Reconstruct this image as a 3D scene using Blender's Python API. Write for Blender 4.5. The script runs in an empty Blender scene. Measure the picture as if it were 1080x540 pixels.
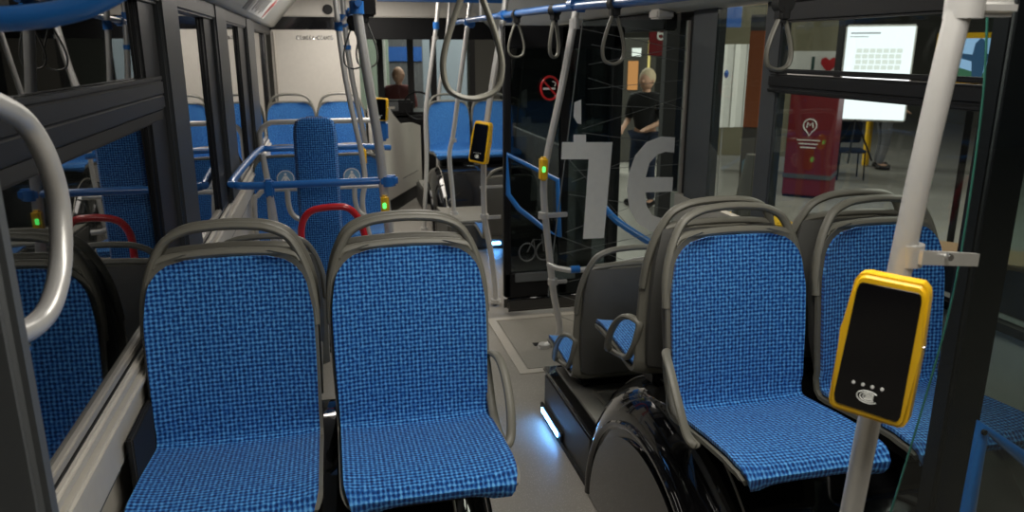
import bpy, bmesh, math, random
from math import sin, cos, pi, radians, atan, tan
from mathutils import Vector, Matrix
random.seed(7)
S = bpy.context.scene
C = S.collection

# ------------------------------------------------------------ camera
FPX, CAMH = 800.0, 1.65
PITCH = math.atan(218/800); YAW = math.atan(.241)
cd = bpy.data.cameras.new('camera'); cam = bpy.data.objects.new('camera', cd); C.objects.link(cam)
cam.location = (0, 0, CAMH); cam.rotation_euler = (pi/2-PITCH, 0, -YAW)
cd.sensor_width = 36; cd.lens = FPX/1080*36; cd.clip_start = .02; cd.clip_end = 200
cd.dof.use_dof = True; cd.dof.focus_distance = 2.15; cd.dof.aperture_fstop = 5.0
S.camera = cam
S.view_settings.view_transform = 'Standard'; S.view_settings.look = 'None'
S.view_settings.gamma = 1; S.view_settings.use_curve_mapping = False
S.view_settings.exposure = 0.38
# ------------------------------------------------------------ world
w = bpy.data.worlds.new('world'); S.world = w; w.use_nodes = True
w.node_tree.nodes['Background'].inputs[0].default_value = (.55, .62, .75, 1)
w.node_tree.nodes['Background'].inputs[1].default_value = .012
# ------------------------------------------------------------ large lamps (bus ceiling strips, hall ceiling lamps)
def area(name, loc, sx, sy, power, col, rot=(0, 0, 0)):
    l = bpy.data.lights.new(name, 'AREA'); l.shape = 'RECTANGLE'; l.size = sx; l.size_y = sy
    l.energy = power; l.color = col
    o = bpy.data.objects.new(name, l); C.objects.link(o); o.location = loc; o.rotation_euler = rot
    return o
area('ceiling_lamp', (.62, .9, 2.19), .5, 1.6, 19, (1, .95, .86))
area('ceiling_lamp', (.62, 4.0, 2.19), .3, 1.6, 11, (1, .95, .86))
area('ceiling_lamp', (.35, 6.9, 2.19), .7, 1.8, 30, (1, .93, .84))
area('hall_lamp', (7.5, 4.0, 5.2), 5, 5, 560, (1, .93, .80))
area('hall_lamp', (3.5, 14.5, 5.2), 5, 4, 620, (1, .95, .85))

# ------------------------------------------------------------ pixel ray at a real distance -> point in the bus
_cp, _sp, _cy, _sy = cos(PITCH), sin(PITCH), cos(YAW), sin(YAW)
_f = Vector((_sy*_cp, _cy*_cp, -_sp)); _r = Vector((_cy, -_sy, 0)); _u = _r.cross(_f)
def at(x, y, Y=None, X=None, Z=None):
    d = _f + _r*((x-540)/FPX) - _u*((y-270)/FPX)
    t = Y/d.y if Y is not None else (X/d.x if X is not None else (Z-CAMH)/d.z)
    return Vector((0, 0, CAMH)) + d*t

# ------------------------------------------------------------ materials
def mat(name, col, rough=.5, metal=0, spec=.5, emit=None, es=0, bump=0, bscale=200, coat=0, var=0, vscale=30):
    m = bpy.data.materials.new(name); m.use_nodes = True
    nt = m.node_tree; b = nt.nodes['Principled BSDF']
    b.inputs['Base Color'].default_value = (*col, 1); b.inputs['Roughness'].default_value = rough
    b.inputs['Metallic'].default_value = metal; b.inputs['Specular IOR Level'].default_value = spec
    b.inputs['Coat Weight'].default_value = coat
    if emit: b.inputs['Emission Color'].default_value = (*emit, 1); b.inputs['Emission Strength'].default_value = es
    tc = nt.nodes.new('ShaderNodeTexCoord')
    n = nt.nodes.new('ShaderNodeTexNoise'); nt.links.new(tc.outputs['Object'], n.inputs['Vector'])
    n.inputs['Scale'].default_value = vscale; n.inputs['Detail'].default_value = 4
    v = var if var else .06
    mx = nt.nodes.new('ShaderNodeMapRange'); mx.inputs['To Min'].default_value = 1-v; mx.inputs['To Max'].default_value = 1+v
    nt.links.new(n.outputs['Fac'], mx.inputs['Value'])
    h = nt.nodes.new('ShaderNodeVectorMath'); h.operation = 'SCALE'; h.inputs[0].default_value = col
    nt.links.new(mx.outputs[0], h.inputs['Scale']); nt.links.new(h.outputs[0], b.inputs['Base Color'])
    if bump:
        n2 = nt.nodes.new('ShaderNodeTexNoise'); n2.inputs['Scale'].default_value = bscale
        nt.links.new(tc.outputs['Object'], n2.inputs['Vector'])
        bp = nt.nodes.new('ShaderNodeBump'); bp.inputs['Strength'].default_value = bump; bp.inputs['Distance'].default_value = .002
        nt.links.new(n2.outputs['Fac'], bp.inputs['Height']); nt.links.new(bp.outputs[0], b.inputs['Normal'])
    return m
def fabric(name, fig=False):
    m = bpy.data.materials.new(name); m.use_nodes = True; nt = m.node_tree; L = nt.links
    b = nt.nodes['Principled BSDF']; b.inputs['Roughness'].default_value = .85; b.inputs['Specular IOR Level'].default_value = .2
    b.inputs['Sheen Weight'].default_value = .15
    uv = nt.nodes.new('ShaderNodeUVMap'); sep = nt.nodes.new('ShaderNodeSeparateXYZ'); 
    nz = nt.nodes.new('ShaderNodeTexNoise'); nz.inputs['Scale'].default_value = 60; nz.inputs['Detail'].default_value = 1
    L.new(uv.outputs[0], nz.inputs['Vector'])
    ad = nt.nodes.new('ShaderNodeMixRGB'); ad.blend_type = 'LINEAR_LIGHT'; ad.inputs[0].default_value = .0018
    L.new(uv.outputs[0], ad.inputs[1]); L.new(nz.outputs['Color'], ad.inputs[2]); L.new(ad.outputs[0], sep.inputs[0])
    def math_(op, a, bb=None, c=None):
        n = nt.nodes.new('ShaderNodeMath'); n.operation = op
        for i, v in enumerate((a, bb, c)):
            if v is None: continue
            if isinstance(v, (int, float)): n.inputs[i].default_value = v
            else: L.new(v, n.inputs[i])
        return n.outputs[0]
    P = .0114
    wu = math_('SINE', math_('MULTIPLY', sep.outputs[0], 2*pi/P)); wv = math_('SINE', math_('MULTIPLY', sep.outputs[1], 2*pi/P))
    mxx = math_('MAXIMUM', wu, wv); pr = math_('MULTIPLY', math_('ADD', wu, wv), .5)
    base = math_('ADD', math_('MULTIPLY', mxx, .12), math_('MULTIPLY', pr, .75))
    n3 = nt.nodes.new('ShaderNodeTexNoise'); n3.inputs['Scale'].default_value = 110; n3.inputs['Detail'].default_value = 2
    L.new(uv.outputs[0], n3.inputs['Vector'])
    fac = math_('ADD', math_('MULTIPLY', base, .5), math_('ADD', math_('MULTIPLY', math_('SUBTRACT', n3.outputs['Fac'], .5), 1.1), .46))
    r = nt.nodes.new('ShaderNodeValToRGB'); e = r.color_ramp.elements
    e[0].position = .08; e[0].color = (.004, .026, .13, 1); e[1].position = .95; e[1].color = (.13, .43, .86, 1)
    k = e.new(.42); k.color = (.010, .10, .39, 1)
    L.new(fac, r.inputs[0]); L.new(r.outputs[0], b.inputs['Base Color'])
    bp = nt.nodes.new('ShaderNodeBump'); bp.inputs['Strength'].default_value = .35; bp.inputs['Distance'].default_value = .002
    L.new(fac, bp.inputs['Height']); L.new(bp.outputs[0], b.inputs['Normal'])
    return m
def glass(name, tint=(.9, .95, .95), ior=1.5, boost=1.0):
    m = bpy.data.materials.new(name); m.use_nodes = True; nt = m.node_tree; nt.nodes.clear(); L = nt.links
    o = nt.nodes.new('ShaderNodeOutputMaterial'); t = nt.nodes.new('ShaderNodeBsdfTransparent'); t.inputs[0].default_value = (*tint, 1)
    g = nt.nodes.new('ShaderNodeBsdfGlossy'); g.inputs['Roughness'].default_value = .01
    f = nt.nodes.new('ShaderNodeFresnel')
    ge = nt.nodes.new('ShaderNodeNewGeometry'); ic = nt.nodes.new('ShaderNodeMapRange')   # same index from both sides of the thin pane
    ic.inputs['To Min'].default_value = ior; ic.inputs['To Max'].default_value = 1/ior
    L.new(ge.outputs['Backfacing'], ic.inputs['Value']); L.new(ic.outputs[0], f.inputs[0])
    mu = nt.nodes.new('ShaderNodeMath'); mu.operation = 'MULTIPLY'; mu.use_clamp = True; mu.inputs[1].default_value = boost
    x = nt.nodes.new('ShaderNodeMixShader')
    L.new(f.outputs[0], mu.inputs[0]); L.new(mu.outputs[0], x.inputs[0]); L.new(t.outputs[0], x.inputs[1]); L.new(g.outputs[0], x.inputs[2]); L.new(x.outputs[0], o.inputs[0])
    return m
def emis(name, col, s):
    m = bpy.data.materials.new(name); m.use_nodes = True; nt = m.node_tree; nt.nodes.clear()
    o = nt.nodes.new('ShaderNodeOutputMaterial'); e = nt.nodes.new('ShaderNodeEmission')
    e.inputs[0].default_value = (*col, 1); e.inputs[1].default_value = s; nt.links.new(e.outputs[0], o.inputs[0]); return m
def floormat(name, a, b, scale, rough):
    m = mat(name, a, rough, bump=.15, bscale=300); nt = m.node_tree; L = nt.links; bs = nt.nodes['Principled BSDF']
    tc = nt.nodes.new('ShaderNodeTexCoord'); v = nt.nodes.new('ShaderNodeTexVoronoi'); v.inputs['Scale'].default_value = scale
    L.new(tc.outputs['Object'], v.inputs['Vector'])
    r = nt.nodes.new('ShaderNodeValToRGB'); e = r.color_ramp.elements
    e[0].position = .12; e[0].color = (*b, 1); e[1].position = .3; e[1].color = (*a, 1)
    L.new(v.outputs['Distance'], r.inputs[0])
    n = nt.nodes.new('ShaderNodeTexNoise'); n.inputs['Scale'].default_value = 3; n.inputs['Detail'].default_value = 5; L.new(tc.outputs['Object'], n.inputs['Vector'])
    mr = nt.nodes.new('ShaderNodeMapRange'); mr.inputs['To Min'].default_value = .8; mr.inputs['To Max'].default_value = 1.2; L.new(n.outputs['Fac'], mr.inputs['Value'])
    h = nt.nodes.new('ShaderNodeVectorMath'); h.operation = 'SCALE'; L.new(r.outputs[0], h.inputs[0]); L.new(mr.outputs[0], h.inputs['Scale'])
    L.new(h.outputs[0], bs.inputs['Base Color']); return m

M = dict(
 fabric=fabric('blue_woven_fabric'),
 shell=mat('grey_plastic', (.17, .165, .138), .42, bump=.3, bscale=500),
 shellback=mat('dark_grey_plastic', (.075, .075, .07), .5, bump=.4, bscale=500),
 steel=mat('brushed_steel', (.62, .61, .59), .33, .45),
 chrome=mat('chrome', (.8, .8, .8), .12, 1),
 blue=mat('blue_paint', (.02, .16, .52), .3, coat=.5),
 red=mat('red_paint', (.62, .015, .02), .3, coat=.5),
 yellow=mat('yellow_plastic', (.85, .50, .01), .38, coat=.2),
 black=mat('black_plastic', (.005, .005, .006), .5, spec=.25),
 gloss=mat('black_gloss', (.006, .006, .007), .09, coat=1),
 screen=mat('black_screen', (.004, .004, .005), .16, spec=.35),
 rubber=mat('black_rubber', (.012, .012, .012), .7),
 frame=mat('dark_window_frame', (.007, .0075, .009), .45),
 post=mat('grey_pillar', (.085, .092, .097), .5),
 white=mat('white_panel', (.62, .59, .54), .5, bump=.1, bscale=60),
 darkpost=mat('dark_grey_pillar', (.035, .038, .040), .45),
 cream=mat('cream_panel', (.55, .52, .46), .5),
 cove=mat('pale_ceiling_panel', (.50, .50, .47), .5),
 floor=floormat('speckled_vinyl', (.235, .22, .195), (.40, .38, .34), 140, .42),
 boxtop=floormat('pale_box_top', (.30, .29, .26), (.40, .39, .36), 140, .5),
 hatch=floormat('hatch_vinyl', (.20, .19, .165), (.33, .31, .28), 140, .5),
 alu=mat('aluminium_strip', (.46, .43, .38), .4, .3),
 glass=glass('window_glass', (.74, .79, .78), 1.45, 1.0),
 mirrorglass=glass('dark_tinted_glass', (.28, .31, .32), 1.55, 1.7),
 clear=glass('clear_partition_glass', (.86, .92, .91), 1.45, .8),
 gedge=mat('green_glass_edge', (.03, .12, .09), .2),
 letter=mat('pale_vinyl_lettering', (.88, .89, .85), .6),
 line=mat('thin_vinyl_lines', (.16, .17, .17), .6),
 led=emis('blue_led', (.13, .42, 1), 30),
 hallfloor=floormat('hall_floor', (.21, .20, .18), (.25, .24, .22), 4, .5),
 hallwall=mat('hall_wall', (.10, .097, .085), .8),
 halldark=mat('dark_hall_cloth', (.006, .006, .007), .8),
 streak_orange=mat('streak_orange', (.28, .16, .07), .5),
 skin=mat('skin', (.55, .32, .22), .6),
 blond=mat('pale_hair', (.55, .45, .30), .8),
 maroon=mat('maroon_cloth', (.14, .035, .035), .9),
 teal=mat('dark_green_cloth', (.02, .075, .065), .9),
 navy=mat('navy_cloth', (.012, .02, .045), .9),
 greycloth=mat('grey_cloth', (.10, .10, .11), .9),
 redsign=mat('red_sign', (.17, .008, .012), .5),
 bluesign=mat('blue_sign', (.02, .10, .38), .5),
 stickerblue=mat('pale_blue_sticker', (.18, .36, .56), .5),
 whitev=mat('white_vinyl', (.88, .88, .86), .5),
 lit=emis('lit_display', (.97, .99, 1), 1.5),
 litpale=emis('lit_display_map', (.86, .86, .78), 1.25),
 litgrey=emis('lit_display_text', (.45, .45, .45), .9),
 greenled=emis('green_led', (.1, 1, .15), 1.5),
)
# ------------------------------------------------------------ mesh helpers
class B:
    def __init__(s): s.bm = bmesh.new(); s.uv = None
    def box(s, c, d, rz=0, rx=0, ry=0, bev=0):
        m = Matrix.Translation(c) @ Matrix.Rotation(rz, 4, 'Z') @ Matrix.Rotation(ry, 4, 'Y') @ Matrix.Rotation(rx, 4, 'X') @ Matrix.Diagonal((*d, 1))
        g = bmesh.ops.create_cube(s.bm, size=1, matrix=m)
        if bev:
            es = list({e for v in g['verts'] for e in v.link_edges})
            bmesh.ops.bevel(s.bm, geom=es, offset=bev, segments=3, affect='EDGES', clamp_overlap=True)
        return s
    def tube(s, pts, r, n=14, smooth=True, closed=False, flat=1.0, sub=6, flat_axis=None):
        pts = [Vector(p) for p in pts]
        if smooth and len(pts) > 2:
            out = []; N = len(pts)
            rng = range(N if closed else N-1)
            for i in rng:
                p0 = pts[(i-1) % N] if (closed or i > 0) else pts[0]; p1 = pts[i]; p2 = pts[(i+1) % N]
                p3 = pts[(i+2) % N] if (closed or i+2 < N) else pts[-1]
                for k in range(sub):
                    t = k/sub
                    out.append(.5*((2*p1)+(p2-p0)*t+(2*p0-5*p1+4*p2-p3)*t*t+(3*p1-p0-3*p2+p3)*t**3))
            if not closed: out.append(pts[-1])
            pts = out
        N = len(pts); rings = []
        tan0 = (pts[1]-pts[0]).normalized()
        nrm = Vector(flat_axis) if flat_axis else (tan0.orthogonal())
        for i, p in enumerate(pts):
            if closed: t = (pts[(i+1) % N]-pts[(i-1) % N]).normalized()
            else: t = (pts[min(i+1, N-1)]-pts[max(i-1, 0)]).normalized()
            if flat_axis: nrm = Vector(flat_axis)
            nrm = (nrm - t*nrm.dot(t)).normalized(); bn = t.cross(nrm)
            rr = r[min(len(r)-1, int(i*len(r)/N))] if isinstance(r, (list, tuple)) else r
            rings.append([s.bm.verts.new(p+(nrm*cos(2*pi*k/n)*flat+bn*sin(2*pi*k/n))*rr) for k in range(n)])
        for i in range(N if closed else N-1):
            a, b = rings[i], rings[(i+1) % N]
            for k in range(n): s.bm.faces.new((a[k], a[(k+1) % n], b[(k+1) % n], b[k]))
        if not closed:
            s.bm.faces.new(list(reversed(rings[0]))); s.bm.faces.new(rings[-1])
        return s
    def prism(s, poly, o, u, v, d, bev=0):
        o, u, v, d = map(Vector, (o, u, v, d))
        a = [s.bm.verts.new(o+u*x+v*y) for x, y in poly]; b = [s.bm.verts.new(p.co+d) for p in a]
        fs = [s.bm.faces.new(list(reversed(a))), s.bm.faces.new(b)]
        n = len(a)
        for i in range(n): s.bm.faces.new((a[i], a[(i+1) % n], b[(i+1) % n], b[i]))
        if bev:
            es = [e for f in fs for e in f.edges]
            bmesh.ops.bevel(s.bm, geom=es, offset=bev, segments=3, affect='EDGES', clamp_overlap=True)
        return s
    def quad(s, a, b, c, d, th=.01):
        a, b, c, d = map(Vector, (a, b, c, d)); n = (b-a).cross(d-a).normalized()*th
        lo = [s.bm.verts.new(p) for p in (a, b, c, d)]; hi = [s.bm.verts.new(p+n) for p in (a, b, c, d)]
        s.bm.faces.new(list(reversed(lo))); s.bm.faces.new(hi)
        for i in range(4): s.bm.faces.new((lo[i], lo[(i+1) % 4], hi[(i+1) % 4], hi[i]))
        return s
    def ball(s, c, r, sc=(1, 1, 1), seg=20):
        bmesh.ops.create_uvsphere(s.bm, u_segments=seg, v_segments=seg//2+2, radius=r, matrix=Matrix.Translation(c) @ Matrix.Diagonal((*sc, 1))); return s
    def cyl(s, c, r, h, axis='Z', n=28, r2=None):
        R = {'Z': Matrix.Identity(4), 'X': Matrix.Rotation(pi/2, 4, 'Y'), 'Y': Matrix.Rotation(pi/2, 4, 'X')}[axis]
        bmesh.ops.create_cone(s.bm, cap_ends=True, segments=n, radius1=r, radius2=r if r2 is None else r2, depth=h, matrix=Matrix.Translation(c) @ R); return s
    def out(s, name, m, parent=None, smooth=True, mods=()):
        bmesh.ops.recalc_face_normals(s.bm, faces=s.bm.faces)
        me = bpy.data.meshes.new(name); s.bm.to_mesh(me); s.bm.free()
        me.materials.append(M[m] if isinstance(m, str) else m)
        o = bpy.data.objects.new(name, me); C.objects.link(o)
        if smooth:
            me.shade_smooth()
            try: me.set_sharp_from_angle(angle=radians(38))
            except Exception: pass
        if parent:
            o.parent = parent; 
            o.matrix_parent_inverse = Matrix.Translation(-parent.location) if False else Matrix.Identity(4)
        return o
GROUPS = {'seat': 'blue passenger seats', 'pole': 'steel grab poles', 'hanging strap': 'grey hanging straps', 'card validator': 'yellow card validators', 'stop button': 'yellow stop buttons'}
def tag(o, label, cat, group=None):
    group = group or GROUPS.get(cat)
    o['label'] = label; o['category'] = cat
    if group: o['group'] = group
    return o
def st(o): o['kind'] = 'structure'; return o
def thing(name, label, cat, loc=(0, 0, 0), rz=0, group=None):
    o = bpy.data.objects.new(name, None); C.objects.link(o); o.location = loc; o.rotation_euler = (0, 0, rz)
    o.empty_display_size = .1; return tag(o, label, cat, group)
def rebase(root, loc):
    """children were modelled in bus coordinates: move the thing's origin to its base"""
    root.location = loc
    for ch in root.children: ch.location = ch.location - Vector(loc)
    return root
def dup(root, loc, rz, label, group=None, sc=1, skip=()):
    r = root.copy(); C.objects.link(r); r.location = loc; r.rotation_euler = (0, 0, rz); r['label'] = label; r.scale = (sc, sc, sc)
    if group: r['group'] = group
    for ch in list(root.children):
        if ch.name.split('.')[0] in skip: continue
        c = ch.copy(); C.objects.link(c); c.parent = r
        for g in ch.children:
            d = g.copy(); C.objects.link(d); d.parent = c
    return r
def text(body, size, m, loc, rot, parent=None, name='lettering', ext=.001, align='CENTER', sx=1, bold=0):
    cu = bpy.data.curves.new('t', 'FONT'); cu.body = body; cu.size = size; cu.extrude = ext; cu.align_x = align; cu.align_y = 'CENTER'; cu.offset = bold
    t = bpy.data.objects.new('t', cu); C.objects.link(t)
    dg = bpy.context.evaluated_depsgraph_get(); me = bpy.data.meshes.new_from_object(t.evaluated_get(dg))
    bpy.data.objects.remove(t); me.materials.clear(); me.materials.append(M[m])
    for v in me.vertices: v.co.x *= sx
    o = bpy.data.objects.new(name, me); C.objects.link(o); o.location = loc; o.rotation_euler = rot
    if parent: o.parent = parent
    return o
def circ(r, n=24, a0=0, a1=2*pi, cx=0, cy=0): return [(cx+r*cos(a0+(a1-a0)*i/n), cy+r*sin(a0+(a1-a0)*i/n)) for i in range(n)]

XL, XR = -.54, 1.9      # inner faces of the side glazing
YB, YF = -1.2, 10.2     # back and front of the modelled bus
# ============================================================ STRUCTURE
st(B().box(((XL+XR)/2, (YB+YF)/2, -.03), (XR-XL+.1, YF-YB, .06)).out('floor', 'floor'))
st(B().box((.69, (YB+YF)/2, 2.27), (2.5, YF-YB, .05)).out('ceiling', 'cove'))
st(B().box((.69, YB, 1.1), (2.5, .05, 2.3)).out('wall_back', 'shellback'))
# left wall: cream lower panel, ribbed sill
st(B().box((XL-.02, (YB+YF)/2, .44), (.04, YF-YB, .88)).out('wall_left', 'cream'))
b = B()
b.box((XL+.014, (YB+8.25)/2, .862), (.036, 8.25-YB, .030), bev=.007)
b.box((XL+.026, (YB+8.25)/2, .834), (.040, 8.25-YB, .022), bev=.006)
b.box((XL+.016, (YB+8.25)/2, .765), (.030, 8.25-YB, .10), bev=.008)
st(b.out('trim_1', 'cream'))
st(B().box((XL+.004, (YB+8.25)/2, .891), (.024, 8.25-YB, .022), bev=.004).out('trim_2', 'alu'))
st(B().box((XL+.006, (YB+8.25)/2, .879), (.026, 8.25-YB, .006)).out('trim_30', 'rubber'))
st(B().box((XL+.008, (YB+8.25)/2, .700), (.022, 8.25-YB, .016), bev=.004).out('trim_3', 'post'))
tag(B().box((-.490, 1.94, .51), (.016, .40, .54), bev=.004).out('side_bracket', 'rubber'), 'black upright bracket between the left seat and the wall', 'bracket')
# left glazing: four panes between pillars, tilt-window rail, header
def pane(n, x, y0, y1, z0, z1, m='mirrorglass'):
    f = st(B().box((x, (y0+y1)/2, (z0+z1)/2), (.006, y1-y0, z1-z0)).out('window_%d' % n, m)); return f
pane(1, XL, -1.0, 2.56, .90, 1.80)
pane(2, XL, 3.05, 3.85, .90, 1.80)
pane(3, XL, 4.50, 5.35, .90, 1.80)
pane(4, XL, 6.25, 8.25, .90, 1.80)
def pillar(n, x, y0, y1, z0, z1, m='post', dx=.06, off=.0):
    return st(B().box((x+off, (y0+y1)/2, (z0+z1)/2), (dx, y1-y0, z1-z0), bev=.012).out('trim_%d' % n, m))
pillar(4, XL, 2.76, 3.06, .88, 1.86, 'darkpost', .07, .01)
pillar(5, XL, 2.52, 2.76, .88, 1.86, 'frame', .04, 0)
pillar(6, XL, 3.83, 4.10, .88, 1.88, 'frame', .04, 0)
pillar(7, XL, 4.10, 4.52, .88, 1.88, 'darkpost', .07, .01)
pillar(8, XL, 5.33, 5.70, .88, 1.88, 'frame', .04, 0)
pillar(9, XL, 5.70, 6.27, .88, 1.88, 'darkpost', .07, .01)
pillar(10, XL, 7.55, 7.85, .88, 1.88, 'frame', .05, 0)
b = B(); b.box((XL+.012, .9, 1.532), (.045, 3.6, .052), bev=.008); b.box((XL+.018, .9, 1.488), (.03, 3.6, .045), bev=.005); b.box((XL+.02, .9, 1.562), (.025, 3.6, .010))
st(b.out('trim_11', 'frame'))
st(B().box((XL+.010, .9, 1.448), (.03, 3.6, .04), bev=.006).out('trim_12', 'rubber'))
st(B().box((XL+.01, 3.6, 1.835), (.06, 9.3, .09), bev=.01).out('trim_13', 'frame'))
# left cove (sloping ceiling side panel)
b = B(); b.prism([(XL-.02, 1.88), (XL+.05, 1.86), (XL+.08, 1.87), (-.16, 2.2), (XL-.02, 2.24)], (0, YB, 0), (1, 0, 0), (0, 0, 1), (0, 9.55, 0))
st(b.out('trim_14', 'cove'))
# right cove
b = B(); b.prism([(XR+.03, 1.845), (XR-.12, 1.86), (1.50, 2.10), (1.40, 2.24), (XR+.03, 2.24)], (0, YB, 0), (1, 0, 0), (0, 0, 1), (0, 9.55, 0))
st(b.out('trim_15', 'cove'))
# right wall : two glazed bays, pillars, doorway 4.0 .. 5.4
for k, (y0, y1) in enumerate(((1.30, 3.98), (5.45, YF))):
    st(B().box((XR+.02, (y0+y1)/2, .43), (.04, y1-y0, .86)).out('wall_right' if k == 0 else 'wall_right_front', 'cream'))
pane(5, XR, 1.30, 2.98, .88, 1.47, 'glass'); pane(6, XR, 1.30, 2.98, 1.57, 1.76, 'glass'); pane(7, XR, 3.13, 3.56, .88, 1.84, 'glass')
pane(8, XR, 5.6, 8.2, .88, 1.84, 'glass')
b = B(); b.box((XR-.012, 2.14, 1.52), (.05, 1.75, .055), bev=.008); b.box((XR-.02, 2.14, 1.482), (.035, 1.75, .02), bev=.005); b.box((XR-.02, 2.14, 1.562), (.03, 1.75, .018), bev=.004)
st(b.out('trim_16', 'frame'))
st(B().box((XR-.01, 2.14, 1.80), (.05, 1.75, .085), bev=.01).out('trim_17', 'frame'))
st(B().box((XR-.01, 2.14, .875), (.06, 1.75, .04), bev=.01).out('trim_18', 'frame'))
pillar(19, XR, 2.985, 3.125, .0, 1.86, 'post', .05, .02)
pillar(20, XR, 3.56, 3.84, .0, 1.86, 'post', .05, .03)
pillar(21, XR, 3.84, 4.06, .0, 1.86, 'frame', .06, .065)
pillar(22, XR, 5.40, 5.60, .0, 1.86, 'frame', .08, -.0)
pillar(23, XR, 8.1, 8.3, .0, 1.9, 'frame', .08, -.0)
st(B().box((XR-.02, 4.73, 1.80), (.08, 1.36, .10), bev=.01).out('trim_24', 'black'))
st(B().box((1.82, 4.05, 1.835), (.10, .12, .05), bev=.01).out('trim_25', 'white'))
# front: display band, bulkhead, windscreen
st(B().box((.69, 8.34, 2.10), (2.5, .06, .26), bev=.01).out('trim_26', 'white'))
st(B().box((-.08, 8.32, 1.905), (.92, .05, .125), bev=.005).out('trim_27', 'gloss'))
st(B().box((1.14, 8.36, 1.86), (1.52, .05, .22), bev=.005).out('trim_28', 'black'))
wf = B()
for x in (at(401, 70, Y=10.15).x, at(433, 70, Y=10.15).x, at(457, 70, Y=10.15).x, 1.9): wf.box((x, 10.15, 1.25), (.075, .08, 1.6))
wf.box((.69, 10.15, 2.0), (2.5, .08, .25)); wf.box((.69, 10.12, .45), (2.5, .1, .9))
st(wf.out('window_9', 'frame'))
st(B().box((.69, 10.14, 1.4), (2.4, .006, 1.2)).out('window_10', 'glass'))
# ============================================================ HALL outside
st(B().box((8, 9, -.40), (34, 40, .1)).out('floor_hall', 'hallfloor'))
st(B().box((17, 9, 3), (.2, 40, 7)).out('wall_hall_right', 'hallwall'))
st(B().box((6, 26, 3), (34, .2, 7)).out('wall_hall_front', 'hallwall'))
st(B().box((-9, 9, 3), (.2, 40, 7)).out('wall_hall_left', 'halldark'))

# ============================================================ SEATS
PROF = [(-.383, .388), (-.400, .398), (-.404, .413), (-.386, .427), (-.33, .432), (-.22, .424), (-.12, .412), (-.06, .404),
        (-.034, .404), (-.016, .416), (-.006, .45), (.004, .52), (.016, .62), (.030, .72), (.044, .80), (.056, .86), (.061, .893)]
def seatsurf(b, grow, back, th, top=0, uvs=False):
    P = [Vector((0, y, z)) for y, z in PROF]
    # resample
    pts = []; 
    for i in range(len(P)-1):
        for k in range(3): pts.append(P[i].lerp(P[i+1], k/3))
    pts.append(P[-1])
    if top: pts.append(P[-1]+Vector((0, .004, top)))
    L = [0]
    for i in range(1, len(pts)): L.append(L[-1]+(pts[i]-pts[i-1]).length)
    tot = L[-1]; nx = 16; A = []; Bk = []; uv = {}
    for i, p in enumerate(pts):
        t = (pts[min(i+1, len(pts)-1)]-pts[max(i-1, 0)]).normalized(); n = Vector((0, -t.z, t.y))  # towards sitter
        s = L[i]; base = .205
        ztop = tot-s; zf = s
        w_ = base
        if p.z > .47: w_ = base + .004*sin((p.z-.47)/.42*pi) - max(0, (p.z-.74))*.14
        R = .085
        if ztop < R: w_ -= R - math.sqrt(max(0, R*R-(R-ztop)**2))
        if zf < .085: w_ -= .06*(1 - math.sqrt(max(0, 1-((.085-zf)/.085)**2)))
        w_ += grow
        ra = []; rb = []
        for k in range(nx+1):
            x = -w_+2*w_*k/nx; q = abs(x)/max(w_, 1e-4)
            dish = .020*q**3 if p.z > .47 else .012*q**4
            edge = -.006*max(0, (q-.85)/.15)**2 if not back else 0
            a = p+n*(dish+edge-back); a.x = x
            bb = p+n*(dish*.8-back-th*(1-.5*q**6)); bb.x = x*.995
            va = b.bm.verts.new(a); vb = b.bm.verts.new(bb); ra.append(va); rb.append(vb); uv[va] = (x, s); uv[vb] = (x, s)
        A.append(ra); Bk.append(rb)
    F = b.bm.faces
    for i in range(len(pts)-1):
        for k in range(nx):
            F.new((A[i][k], A[i][k+1], A[i+1][k+1], A[i+1][k])); F.new((Bk[i][k+1], Bk[i][k], Bk[i+1][k], Bk[i+1][k+1]))
        F.new((A[i+1][0], Bk[i+1][0], Bk[i][0], A[i][0])); F.new((A[i][nx], Bk[i][nx], Bk[i+1][nx], A[i+1][nx]))
    for k in range(nx):
        F.new((A[0][k+1], A[0][k], Bk[0][k], Bk[0][k+1])); F.new((A[-1][k], A[-1][k+1], Bk[-1][k+1], Bk[-1][k]))
    if uvs:
        b.bm.verts.index_update(); ul = b.bm.loops.layers.uv.new('UVMap')
        for f in b.bm.faces:
            for l in f.loops: l[ul].uv = uv[l.vert]
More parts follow.
